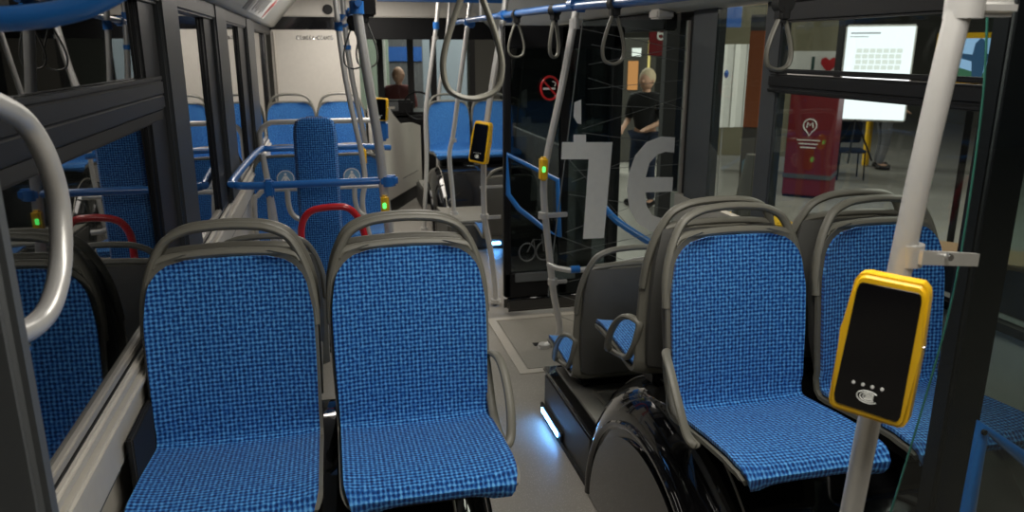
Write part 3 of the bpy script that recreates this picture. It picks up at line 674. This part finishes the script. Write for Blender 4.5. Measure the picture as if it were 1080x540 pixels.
s = B(); c = at(556, 266, Y=4.47)-Vector((1.03, 4.5, 0))
for dx in (-.0, .11): s.tube([c+Vector((dx+.052*cos(a), 0, .058*sin(a))) for a in [2*pi*i/20 for i in range(20)]], .0045, 6, smooth=False, closed=True)
s.tube([c, c+Vector((.04, 0, .08)), c+Vector((.10, 0, .075)), c+Vector((.055, 0, 0)), c+Vector((.04, 0, .08))], .004, 6, smooth=False)
s.tube([c+Vector((.11, 0, 0)), c+Vector((.095, 0, .11)), c+Vector((.12, 0, .12))], .004, 6, smooth=False); s.out('bicycle_sticker', 'post', t)
# lettered glass partition
PY = 3.93
t = thing('glass_partition', 'large glass partition behind the seats with white letters and thin lines', 'glass partition', (1.25, PY, 0)); o = Vector((1.25, PY, 0))
def gx(z): return 1.16+.0 if z < .3 else 1.16+max(0, (z-.35))*.115
zz = [.30+i*(1.80-.30)/16 for i in range(17)]
b = B(); b.prism([(gx(z)-1.25, z) for z in zz]+[(.672, 1.80), (.672, .30)], (0, -.004, 0), (1, 0, 0), (0, 0, 1), (0, .008, 0)); b.out('glass_pane', 'clear', t)
b = B(); b.tube([(gx(z)-1.25, 0, z) for z in zz], .0035, 8, smooth=False); b.out('pane_edge', 'line', t)
def poly_at(pts, th=.002, dy=-.008):
    q = [at(x, y, Y=PY+dy)-o for x, y in pts]; return [(p.x, p.z) for p in q]
b = B(); b.prism(poly_at([(593, 150), (646, 150), (637, 251), (615, 252), (621, 168), (592, 168)]), (0, -.008, 0), (1, 0, 0), (0, 0, 1), (0, .002, 0)); b.out('pane_letter', 'letter', t)
Eo = [(712, 145), (697, 144), (682, 150), (670, 164), (663, 184), (661, 200), (664, 220), (672, 235), (686, 244), (698, 246), (707, 245), (708, 229), (697, 230), (688, 227), (682, 217), (680, 203), (709, 202), (710, 187), (681, 187), (685, 172), (693, 163), (702, 160), (711, 161)]
b = B(); b.prism(poly_at(Eo), (0, -.008, 0), (1, 0, 0), (0, 0, 1), (0, .002, 0)); b.out('pane_letter', 'letter', t)
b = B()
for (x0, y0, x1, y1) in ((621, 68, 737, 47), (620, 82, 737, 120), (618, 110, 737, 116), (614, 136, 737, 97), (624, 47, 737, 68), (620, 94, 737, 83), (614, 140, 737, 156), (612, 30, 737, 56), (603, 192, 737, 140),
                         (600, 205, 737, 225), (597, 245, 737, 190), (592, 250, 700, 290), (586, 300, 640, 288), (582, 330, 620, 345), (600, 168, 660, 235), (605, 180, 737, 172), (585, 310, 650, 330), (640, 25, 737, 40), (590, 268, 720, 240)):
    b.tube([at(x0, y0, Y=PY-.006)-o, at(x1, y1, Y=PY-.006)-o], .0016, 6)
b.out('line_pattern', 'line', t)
b = B(); b.prism(poly_at([(606, 108), (613, 105), (613, 131), (609, 130), (605, 123)]), (0, -.008, 0), (1, 0, 0), (0, 0, 1), (0, .002, 0)); b.prism(poly_at([(605, 142), (618, 142), (618, 150), (605, 150)]), (0, -.008, 0), (1, 0, 0), (0, 0, 1), (0, .002, 0)); b.out('small_sticker', 'whitev', t)
b = B(); b.box((.680, 0, 1.05), (.022, .03, 1.5), bev=.004); b.out('edge_profile', 'alu', t)
tag(B().tube([Vector((1.66, 4.46, at(628, 216, Y=4.46).z)), Vector((1.75, 4.35, at(655, 236, Y=4.35).z)), Vector((1.94, 4.05, at(700, 268, Y=4.05).z))], .022, 10, flat=.5, flat_axis=(0, 1, 0)).out('door_grab_bar', 'blue'), 'dark blue slanting bar in the doorway behind the letters', 'bar')
# rear door leaf (near right)
t = thing('door_leaf', 'near black door leaf post with blue handle at the right edge', 'door', (1.235, 1.2, .0))
b = B(); b.box((.02, 0, 1.0), (.092, .05, 1.98), bev=.008); b.box((.62, 0, 1.0), (.06, .05, 1.98), bev=.008); b.box((.33, 0, 1.88), (.6, .05, .1)); b.box((.33, 0, .08), (.6, .05, .14)); b.out('leaf_frame', 'black', t)
B().box((.34, 0, .98), (.56, .006, 1.7)).out('leaf_glass', 'glass', t)
o = Vector((1.235, 1.2, 0))
b = B(); b.tube([at(1012, 590, Y=1.14)-o, at(1036, 450, Y=1.14)-o, at(1110, 506, Y=1.14)-o], .021, 10, smooth=False, flat=.6, flat_axis=(0, 1, 0)); b.out('leaf_handle', 'blue', t)
b = B(); b.cyl(at(1038, 456, Y=1.125)-o, .006, .006, 'Y', 12); b.out('bolt', 'black', t)
t = thing('glass_partition', 'near clear glass screen with thin greenish edge behind the validator pole', 'glass partition', (1.1, 1.05, 0)); o = Vector((1.1, 1.05, 0))
eg = [at(1042, -10, Y=1.05)-o, at(1038, 87, Y=1.05)-o, at(1027, 180, Y=1.05)-o, at(1013, 270, Y=1.05)-o, at(997, 345, Y=1.05)-o, at(970, 440, Y=1.05)-o, at(938, 545, Y=1.05)-o, at(915, 620, Y=1.05)-o]
b = B(); b.prism([(p.x, p.z) for p in eg]+[(.78, eg[-1].z), (.78, eg[0].z)], (0, -.003, 0), (1, 0, 0), (0, 0, 1), (0, .006, 0)); b.out('glass_pane', 'clear', t)
b = B(); b.tube(eg, .0018, 8); b.out('pane_edge', 'gedge', t)
# ============================================================ FRONT OF THE BUS
t = thing('partition_panel', 'tall pale partition panel behind the farthest blue seats', 'partition', (-.07, 8.28, 0))
B().box((0, 0, .92), (.86, .04, 1.84), bev=.01).out('panel_board', 'white', t)
b = B(); x = -.18
for i, wd in enumerate((.028, .02, .018, .022, .024, .03, .03, .02, .026, .02, .024)):
    b.tube([(x+wd*.5+wd*.45*cos(a), -.026, 1.765+.017*sin(a)) for a in [radians(30+300*k/10+40*(i % 3)) for k in range(11)]], .0045, 6, smooth=False); x += wd+.010
b.out('chrome_script', 'chrome', t)
b = B(); b.tube([(-.40, -.02, .02), (-.40, -.02, 1.82)], .012, 8); b.out('edge_strip', 'alu', t)
t = thing('cab_wall', 'pale low driver cab wall with black kick panel beyond the poles', 'cab wall', (.74, 8.15, 0))
P0, P1 = Vector((.40, 7.35, 0)), Vector((1.05, 8.87, 0)); d = (P1-P0); L_ = d.length; dn = d.normalized()
b = B(); b.prism([(0, .14), (L_, .14), (L_, .80), (L_*.82, .86), (L_*.55, .88), (L_*.40, 1.0), (L_*.32, 1.12), (0, 1.20)], P0-t.location, dn, (0, 0, 1), (-dn.y*.03, dn.x*.03, 0), bev=.008); b.out('wall_panel', 'white', t)
b = B(); b.prism([(0, 0), (L_, 0), (L_, .14), (0, .14)], P0-t.location+Vector((dn.y*-.004, 0, 0)), dn, (0, 0, 1), (-dn.y*.03, dn.x*.03, 0)); b.out('kick_panel', 'black', t)
b = B(); b.prism([(L_*.55, .30), (L_*.9, .30), (L_*.9, .305), (L_*.55, .305)], P0-t.location+Vector((dn.y*.003, -dn.x*.003, 0)), dn, (0, 0, 1), (-dn.y*.004, dn.x*.004, 0)); b.out('panel_joint', 'post', t)
t = thing('dashboard', 'black dashboard and console below the front windows', 'dashboard', (.85, 9.4, 0))
b = B(); b.box((0, .2, .46), (.95, .7, .92), bev=.06); b.box((-.05, -.12, .98), (.42, .2, .18), bev=.03); b.out('console_body', 'black', t)
b = B(); b.box((-.10, -.235, 1.0), (.16, .02, .11), bev=.006); b.out('console_screen', 'post', t)
b = B(); b.box((-.10, -.248, .985), (.07, .006, .03)); b.out('console_plate', 'alu', t)
b = B(); b.tube([(.22+.17*cos(a), -.20+.05*sin(a), 1.0+.16*sin(a)) for a in [2*pi*i/24 for i in range(24)]], .012, 8, smooth=False, closed=True); b.out('steering_wheel', 'black', t)
# ceiling panel, blue, and posters on the left cove
tag(B().box((.83, 5.6, 2.035), (.95, .10, .13), bev=.03).out('ceiling_display', 'blue'), 'blue panel hanging from the ceiling at the top edge', 'panel')
nrm = Vector((.33, 0, -.27)).normalized() if False else None
def coveframe(y, s):   # point on the left cove slope, s from 0 (bottom) to 1 (top)
    return Vector((XL+.08+s*(-.16-XL-.08)+.004, y, 1.87+s*.33-.003))
ux = Vector((0, 1, 0)); vx = (Vector((-.16, 0, 2.2))-Vector((XL+.08, 0, 1.87))).normalized()
def cove_sign(name, label, y0, y1, s0, s1, m, extra=None, cat='notice'):
    a = coveframe(y0, 0); L0 = .40
    b = B(); n = vx.cross(ux).normalized()*.003
    if n.z > 0: n = -n
    b.prism([(y0, s0*L0), (y1, s0*L0), (y1, s1*L0), (y0, s1*L0)], Vector((XL+.08, 0, 1.87)), ux, vx, n); o_ = b.out(name, m); tag(o_, label, cat)
    return o_, n
o1, n = cove_sign('notice_board', 'grey narrow strip notice on the left ceiling slope', 4.95, 5.15, .05, .9, 'post')
o2, n = cove_sign('notice_board', 'white notice with small dark print and red mark on left ceiling slope', 5.3, 6.6, .05, .95, 'whitev')
def cove_marks(parent, rects, m, name='print'):
    b = B()
    for (y0, y1, s0, s1) in rects: b.prism([(y0, s0*.4), (y1, s0*.4), (y1, s1*.4), (y0, s1*.4)], Vector((XL+.08, 0, 1.87))+n, ux, vx, n*.6)
    b.out(name, m, parent)
cove_marks(o2, [(5.4+.13*i, 5.44+.13*i, .1+.05*(i % 2), .8-.07*(i % 3)) for i in range(6)], 'post')
b = B(); b.prism([(p[0], p[1]) for p in circ(.075, 20, cx=6.42, cy=.10)], Vector((XL+.08, 0, 1.87))+n, ux, vx, n*.8); b.prism([(6.36, .10), (6.40, .2), (6.43, .12), (6.46, .21), (6.48, .12), (6.55, .19), (6.50, .08)], Vector((XL+.08, 0, 1.87))+n, ux, vx, n*.8); b.out('red_mark', 'red', o2)
o3, n = cove_sign('notice_board', 'pale notice with black arrow marks on the left ceiling slope', 3.6, 4.8, .1, .9, 'cove')
cove_marks(o3, [(4.0, 4.12, .25, .55), (4.2, 4.3, .15, .35), (4.35, 4.5, .3, .7), (3.7, 3.85, .4, .8)], 'black', 'arrow_marks')
st(B().cyl((.075, 8.30, 2.04), .05, .02, 'Y').out('trim_29', 'black'))
# ============================================================ OUTSIDE in the hall
HF = -.35
def hall_box(name, label, cat, c, d, m, rz=0, bev=.01): return tag(B().box(c, d, rz=rz, bev=bev).out(name, m), label, cat)
def person(label, x, y, rz, pose, top, bottom, hair, seated=False, hat=False):
    t = thing('person', label, 'person', (x, y, HF), rz)
    J = pose
    def skin(name, verts, edges, radii, m):
        me = bpy.data.meshes.new(name); me.from_pydata(verts, edges, []); me.materials.append(M[m])
        ob = bpy.data.objects.new(name, me); C.objects.link(ob); ob.parent = t
        md = ob.modifiers.new('s', 'SKIN'); md.use_smooth_shade = True
        for i, r_ in enumerate(radii): me.skin_vertices[0].data[i].radius = r_ if isinstance(r_, tuple) else (r_, r_)
        me.skin_vertices[0].data[0].use_root = True
        ob.modifiers.new('u', 'SUBSURF').levels = 1; ob.modifiers['u'].render_levels = 2
        return ob
    hip, chest, neck, head = J['hip'], J['chest'], J['neck'], J['head']
    V = [hip, chest, neck, head, J['ls'], J['le'], J['lw'], J['rs'], J['re'], J['rw'], J['lh'], J['lk'], J['la'], J['lt'], J['rh'], J['rk'], J['ra'], J['rt'], ]
    E_ = [(0, 1), (1, 2), (2, 3), (1, 4), (4, 5), (5, 6), (1, 7), (7, 8), (8, 9), (0, 10), (10, 11), (11, 12), (12, 13), (0, 14), (14, 15), (15, 16), (16, 17)]
    R = [(.13, .10), (.14, .10), .05, .055, .055, .042, .028, .055, .042, .028, .085, .055, .038, .035, .085, .055, .038, .035]
    # fingers
    for wi in (6, 9):
        wv = Vector(V[wi]); el = Vector(V[wi-1]); dr = (wv-el).normalized(); sd = dr.cross(Vector((0, 0, 1))).normalized() if abs(dr.z) < .9 else Vector((1, 0, 0))
        V.append(tuple(wv+dr*.07)); pi_ = len(V)-1; E_.append((wi, pi_)); R.append((.030, .016))
        for k in range(4):
            V.append(tuple(wv+dr*(.15-.012*abs(k-1.3))+sd*(.024*(k-1.5)))); E_.append((pi_, len(V)-1)); R.append(.008)
        V.append(tuple(wv+dr*.075+sd*.055)); E_.append((wi, len(V)-1)); R.append(.009)
    skin('body', [tuple(v) for v in V], E_, R, 'skin')
    b = B(); b.ball(head, .105, (.86, .95, 1.18)); b.ball(Vector(head)+Vector((0, -.10, -.01)), .018); 
    for sx in (-1, 1): b.ball(Vector(head)+Vector((sx*.09, 0, 0)), .026, (.4, 1, 1.3))
    b.out('head', 'skin', t)
    if hair:
        b = B(); b.ball(Vector(head)+Vector((0, .022, .03)), .113, (.92, .95, 1.12)); b.out('hair', hair, t)
    off = lambda a: tuple(Vector(a))
    skin('shirt', [off(hip), off(chest), off(neck), off(J['ls']), off(J['le']), off(J['rs']), off(J['re'])], [(0, 1), (1, 2), (1, 3), (3, 4), (1, 5), (5, 6)],
         [(.155, .125), (.165, .13), (.06, .06), .078, .062, .078, .062], top)
    skin('trousers', [off(hip), off(J['lh']), off(J['lk']), off(J['la']), off(J['rh']), off(J['rk']), off(J['ra'])], [(0, 1), (1, 2), (2, 3), (0, 4), (4, 5), (5, 6)],
         [(.15, .12), .105, .078, .06, .105, .078, .06], bottom)
    for a_, tt in (('la', 'lt'), ('ra', 'rt')):
        b = B(); p = Vector(J[a_]); q = Vector(J[tt]); b.tube([p+Vector((0, .05, -.03)), (p+q)/2+Vector((0, 0, -.02)), q], .045, 10); b.out('shoe', 'black', t)
    return t
STAND = dict(hip=(0, 0, .95), chest=(0, 0, 1.30), neck=(0, 0, 1.48), head=(0, -.01, 1.62), ls=(-.19, 0, 1.40), le=(-.24, -.02, 1.12), lw=(-.20, -.22, 1.02), rs=(.19, 0, 1.40), re=(.25, 0, 1.12), rw=(.18, -.24, 1.05),
             lh=(-.09, 0, .9), lk=(-.12, -.03, .50), la=(-.14, .06, .09), lt=(-.16, -.12, .05), rh=(.09, 0, .9), rk=(.13, -.08, .50), ra=(.14, -.02, .09), rt=(.16, -.20, .05))
SIT = dict(hip=(0, 0, .52), chest=(0, .02, .86), neck=(0, .0, 1.04), head=(0, -.03, 1.18), ls=(-.19, 0, .96), le=(-.25, -.10, .72), lw=(-.10, -.30, .74), rs=(.19, 0, .96), re=(.26, -.10, .72), rw=(.05, -.32, .74),
           lh=(-.09, -.05, .50), lk=(-.13, -.46, .50), la=(-.13, -.44, .09), lt=(-.14, -.60, .05), rh=(.09, -.05, .50), rk=(.13, -.46, .50), ra=(.13, -.44, .09), rt=(.14, -.60, .05))
# man seen through the front window
p = at(420, 72, Y=12.0)
person('bald person in maroon top seen standing beyond the front window', p.x, 12.0, -.5, STAND, 'maroon', 'navy', None)
p = at(683, 76, Y=9.2)  # added figure stands in for a person mirrored in the door glass
person('blond person in dark top outside, standing in for a reflection in the door glass', p.x, 9.2, -.9, STAND, 'halldark', 'navy', 'blond')
p = at(926, 178, Z=HF)
person('person in dark jacket walking outside behind the right window', p.x, p.y, 1.3, STAND, 'navy', 'greycloth', 'blond')
# lit display
p = at(924, 75, Y=10.0)
t = thing('display_screen', 'bright white upright display screen on tripod outside the right window', 'display', (p.x, 10.0, HF+.32), -.62)
B().box((0, 0, 1.33), (.95, .05, 1.40), bev=.03).out('display_case', 'whitev', t)
B().box((0, -.027, 1.33), (.90, .008, 1.34), bev=.003).out('display_panel', 'lit', t)
b = B(); b.box((-.30+.1, -.033, 1.91), (.40, .002, .022)); b.box((-.28, -.033, 1.86), (.25, .002, .012)); b.out('display_text', 'litgrey', t)
b = B()
for i in range(7):
    for j in range(4): b.box((-.27+i*.09+.01*(j % 2), -.033, 1.42+j*.08), (.075, .002, .062))
b.out('display_map', 'litpale', t)
b = B(); b.tube([(-.2, .02, .68), (-.5, .1, .02)], .014, 8); b.tube([(-.2, .02, .68), (.1, .1, .02)], .014, 8); b.tube([(-.2, .02, .68), (-.25, -.3, .02)], .014, 8); b.tube([(-.2, .05, .68), (-.2, .05, .9)], .02, 8); b.out('tripod', 'black', t)
for ch_ in t.children:
    pass
# framed picture screen
p = at(1032, 60, Y=6.0)
t = thing('picture_screen', 'lit picture of a statue in a yellow frame outside, upper right', 'picture', (p.x, 6.0, p.z), -.85)
b = B(); W2, H2 = .33, .21
b.box((0, 0, H2-.02), (2*W2, .05, .05)); b.box((0, 0, -H2), (2*W2, .05, .05)); b.box((-W2, 0, 0), (.05, .05, 2*H2)); b.box((W2, 0, 0), (.05, .05, 2*H2)); b.out('picture_frame', 'yellow', t)
M['sky'] = emis('picture_sky', (.35, .55, .80), .9); M['fig'] = emis('picture_dark', (.05, .12, .22), .6); M['tree'] = emis('picture_trees', (.08, .22, .12), .6)
B().box((0, .01, 0), (2*W2, .02, 2*H2)).out('picture_panel', 'sky', t)
b = B(); b.prism([(-.03, -.19), (.05, -.19), (.06, -.05), (.14, .02), (.05, .03), (.04, .14), (.0, .17), (-.04, .12), (-.05, .02), (-.20, .04), (-.19, 0), (-.05, -.04)], (0, -.004, 0), (1, 0, 0), (0, 0, 1), (0, .003, 0)); b.box((.14, -.003, .05), (.03, .003, .30)); b.out('statue_shape', 'fig', t)
B().prism([(-.31, -.19), (.31, -.19), (.31, -.12), (.2, -.15), (0, -.14), (-.2, -.08), (-.31, -.10)], (0, -.003, 0), (1, 0, 0), (0, 0, 1), (0, .003, 0)).out('tree_shape', 'tree', t)
B().box((0, .06, -(p.z-HF)/2-.1), (.06, .06, p.z-HF-.2)).out('screen_post', 'black', t)
# red kiosk
p = at(852, 205, Z=HF)
t = thing('red_kiosk', 'dark red information kiosk with white map pin outside the right window', 'kiosk', (p.x, p.y, HF), -.75)
B().box((0, 0, .78), (.62, .62, 1.50), bev=.01).out('kiosk_body', 'redsign', t)
b = B(); b.box((0, 0, .015), (.60, .60, .04)); b.out('kiosk_base', 'black', t)
B().box((0, 0, .30), (.64, .64, .06)).out('kiosk_band', 'post', t)
b = B(); b.tube([(-.02+.085*cos(a), -.316, 1.0+.085*sin(a)) for a in [radians(-60+300*i/16) for i in range(17)]]+[(-.02, -.316, .86)], .008, 6, smooth=False, closed=True); b.tube([(-.06, -.316, .97), (-.05, -.316, 1.04), (-.02, -.316, 1.0), (.01, -.316, 1.04), (.02, -.316, .97)], .009, 6, smooth=False)
for k in range(3): b.box((-.02, -.314, .80-.05*k), (.30-.05*k, .004, .014))
b.out('map_pin_mark', 'letter', t)
b = B(); b.box((0, 0, 1.535), (.66, .66, .02)); b.tube([(.1, -.3, 1.42), (.55, -.3, 1.42)], .012, 6); b.out('kiosk_top', 'post', t)
# board with heart line
p0, p1 = at(836, 30, Y=10.5), at(896, 80, Y=10.5)
t = thing('wall_board', 'beige exhibition wall with I heart lettering, upper right window', 'board', (at(866, 60, Y=11.2).x, 11.2, HF), -.4)
zt = at(866, 68, Y=11.2).z-HF
B().box((-.75, .06, 1.75), (2.2, .08, 3.0), bev=.01).out('board_panel', mat('beige_board', (.26, .24, .16), .8), t)
B().box((-.60, 0, zt-.02), (2.5, .03, .46)).out('board_band', 'whitev', t)
text('I', .30, 'teal', (-.12, -.02, zt), (pi/2, 0, 0), t, bold=.01)
text('E', .30, 'teal', (.42, -.02, zt), (pi/2, 0, 0), t, bold=.01); text('E', .30, 'teal', (.62, -.02, zt), (pi/2, 0, 0), t, bold=.01); text('B', .30, 'teal', (-.72, -.02, zt), (pi/2, 0, 0), t, bold=.01)
hb = B(); hb.prism([(0, -.13), (.07, -.06), (.13, .02), (.12, .09), (.06, .115), (0, .07), (-.06, .115), (-.12, .09), (-.13, .02), (-.07, -.06)], (.13, -.02, zt), (1, 0, 0), (0, 0, 1), (0, -.004, 0)); hb.out('heart_mark', 'red', t)
B().box((.0, -.02, zt+.75), (.70, .01, .10)).out('board_label', 'letter', t)
tag(B().box((at(889, 60, Y=10.45).x, 10.45, 1.6), (.16, .16, 3.9), bev=.01).out('hall_column', 'halldark'), 'dark column left of the bright display screen', 'column')
# blue chair
p = at(893, 188, Z=HF)
t = thing('chair', 'dark blue chair with metal legs beside the red kiosk', 'chair', (p.x, p.y, HF), -.4)
B().box((0, 0, .45), (.42, .42, .05), bev=.02).out('seat', 'navy', t); B().box((0, .2, .72), (.40, .04, .34), bev=.02).out('backrest', 'navy', t)
for sx in (-.18, .18):
    for sy in (-.18, .18): B().tube([(sx, sy, .44), (sx*1.1, sy*1.1, 0)], .012, 8).out('leg', 'black', t)
# yellow stand
p = at(912, 175, Z=HF)
tag(B().box((p.x, p.y, HF+.40), (.10, .10, .80), bev=.02).out('bollard', 'yellow'), 'yellow bollard on the hall floor beyond the chair', 'bollard')
# middle window section: banners, curtain, balloons, cone bag
p = at(779, 120, Z=HF+1.0)
def standat(x, y, zrel): return at(x, y, Z=HF+zrel)
q = at(779, 123, X=4.6)
t = thing('folding_screen', 'white pleated folding screen outside the narrow window', 'screen', (q.x, q.y, HF))
b = B()
for k in range(7): b.box((-.24+.08*k, .01*(k % 2), (q.z-HF)+.34), (.078, .02, .92), rz=.2*(-1)**k, bev=.004)
b.out('pleated_cloth', 'whitev', t); b = B(); b.box((-.27, 0, .9), (.02, .02, 1.8)); b.box((.27, 0, .9), (.02, .02, 1.8)); b.out('screen_frame', 'alu', t)
q = at(799, 100, X=3.6)
t = thing('banner_stand', 'tall orange and grey banner with blue wave mark outside the narrow window', 'banner', (q.x, q.y, HF), -.5)
B().box((0, 0, 1.15), (.20, .03, 2.26)).out('banner_cloth', 'greycloth', t)
B().box((0, -.017, 1.75), (.20, .004, .80)).out('banner_top', mat('faded_orange', (.40, .13, .06), .7), t)
b = B()
for k in range(3): b.tube([(.07*cos(a)-.01, -.02, .98+.03*k+(.07-.015*k)*sin(a)) for a in [radians(20+200*i/10) for i in range(11)]], .006, 6, smooth=False)
b.out('wave_mark', 'stickerblue', t)
t.children[0].name = 'banner_cloth'
for (x, y, m, lab) in ((763, 66, 'whitev', 'white balloon outside the narrow window, above the blue one'), (764, 78, 'bluesign', 'blue balloon outside the narrow window, below the white one')):
    c_ = at(x, y, X=4.4); t = thing('balloon', lab, 'balloon', c_)
    B().ball((0, 0, 0), .05, (1, 1, 1.15)).out('balloon_skin', m, t); B().tube([(0, 0, -.055), (0, 0, -.062)], .008, 6).out('knot', m, t)
q = at(764, 100, X=4.42)
tag(B().tube([(q.x, q.y, q.z+.1), (q.x, q.y, HF)], .010, 8).out('balloon_stick', 'steel'), 'thin stick holding the balloons outside the narrow window', 'stick')
q = at(770, 15, X=4.8)
t = thing('hanging_sign', 'blue and white sign at the top of the narrow window outside', 'sign', (q.x, q.y, q.z-.05))
B().box((0, 0, .15), (.30, .03, .50)).out('sign_board', 'bluesign', t); B().prism([(-.16, -.1), (-.12, -.1), (-.2, .4), (-.24, .4)], (0, -.02, 0), (1, 0, 0), (0, 0, 1), (0, .02, 0)).out('sign_edge', 'whitev', t); B().box((0, 0, 1.0), (.02, .02, 1.3)).out('sign_hanger', 'black', t)
q = at(772, 185, X=3.2)
t = thing('display_table', 'yellow edged table with blue cloth outside the narrow window', 'table', (q.x, q.y, HF))
B().box((0, 0, .62), (.9, .5, .04), bev=.01).out('table_top', 'yellow', t); B().box((0, 0, .33), (.86, .46, .50), bev=.02).out('table_cloth', 'bluesign', t)
q = at(792, 200, X=2.9)
tag(B().cyl((q.x, q.y, (q.z+.1+HF)/2+.1), .26, q.z+.2-HF, 'Z', 24, .05).out('covered_exhibit', 'shell'), 'grey cone shaped covered exhibit outside behind the seat handle', 'exhibit')
# door region exhibits
for (x, y, X, dig, lab) in ((609, 55, 3.4, '5', 'red hanging number sign seen left of the door strap'), (697, 38, 4.3, '6', 'red hanging number sign above the blond person')):
    q = at(x, y, X=X); t = thing('number_sign', lab, 'sign', q, -.45)
    B().box((0, 0, 0), (.30, .04, .50), bev=.005).out('sign_board', 'redsign', t); text(dig, .24, 'letter', (0, -.024, .02), (pi/2, 0, 0), t); B().tube([(0, 0, .25), (0, 0, 3.0)], .006, 6).out('sign_cable', 'black', t)
for (x, w_, X, m, lab) in ((724, .55, 3.6, 'halldark', 'black curtain column outside right of the blond person'), (622, .70, 4.2, 'halldark', 'black curtain column outside left of the blond person')):
    q = at(x, 150, X=X); tag(B().box((q.x, q.y, 1.3), (w_, .3, 3.3), rz=-.3).out('curtain_column', m), lab, 'column')
q = at(665, 70, X=5.4)
t = thing('vending_cabinet', 'cabinet with orange lit front beyond the blond person', 'cabinet', (q.x, q.y, HF), -.4)
B().box((0, 0, 1.1), (.9, .5, 2.2), bev=.02).out('cabinet_body', 'hallwall', t); B().box((.05, -.26, 1.55), (.18, .01, .5)).out('lit_front', emis('orange_lit', (.8, .35, .12), .6), t); B().box((.1, -.262, 1.95), (.16, .01, .14)).out('lit_label', emis('white_lit', (.9, .9, .8), .9), t); B().box((.32, -.262, 1.7), (.04, .01, .9)).out('lit_edge', emis('yellow_lit', (.8, .6, .2), .8), t)
# front windows exhibits
q = at(460, 60, Y=18)
hall_box('exhibit_wall', 'pale blue grey exhibition wall beyond the front window', 'wall panel', (q.x-.1, 18, 1.2), (1.6, .2, 3.1), mat('pale_blue_wall', (.30, .34, .40), .7))
q = at(386, 70, Y=16)
hall_box('exhibit_wall', 'pale green exhibition wall beyond the front window, left', 'wall panel', (q.x, 16, 1.2), (.9, .2, 3.1), mat('pale_green_wall', (.34, .40, .33), .7))
q = at(402, 62, Y=14)
hall_box('poster_stand', 'narrow white poster stand beyond the front window', 'poster', (q.x, 14, .9), (.16, .05, 2.5), 'whitev')
q = at(424, 68, Y=17)
t = hall_box('poster_stand', 'grey poster wall with blue band behind the bald person', 'poster', (q.x, 17, 1.0), (.9, .05, 2.7), 'greycloth')
bb = B(); bb.box((q.x, 16.96, at(424, 57, Y=17).z), (.86, .02, .30)); bb.out('blue_band', 'bluesign', t)
# low orange bench added to stand in for a reflected streak near the pole
q = at(1005, 262, X=3.6)
t = thing('low_slab', 'dark bench with orange edge added for a reflected streak beyond the near pole', 'slab', (q.x, q.y, HF), -.9)
B().box((0, 0, (q.z-HF)-.02), (1.1, .4, .03), bev=.008).out('slab_top', 'streak_orange', t); B().box((0, .02, (q.z-HF)/2-.02), (1.0, .3, q.z-HF-.04), bev=.02).out('slab_body', 'navy', t)
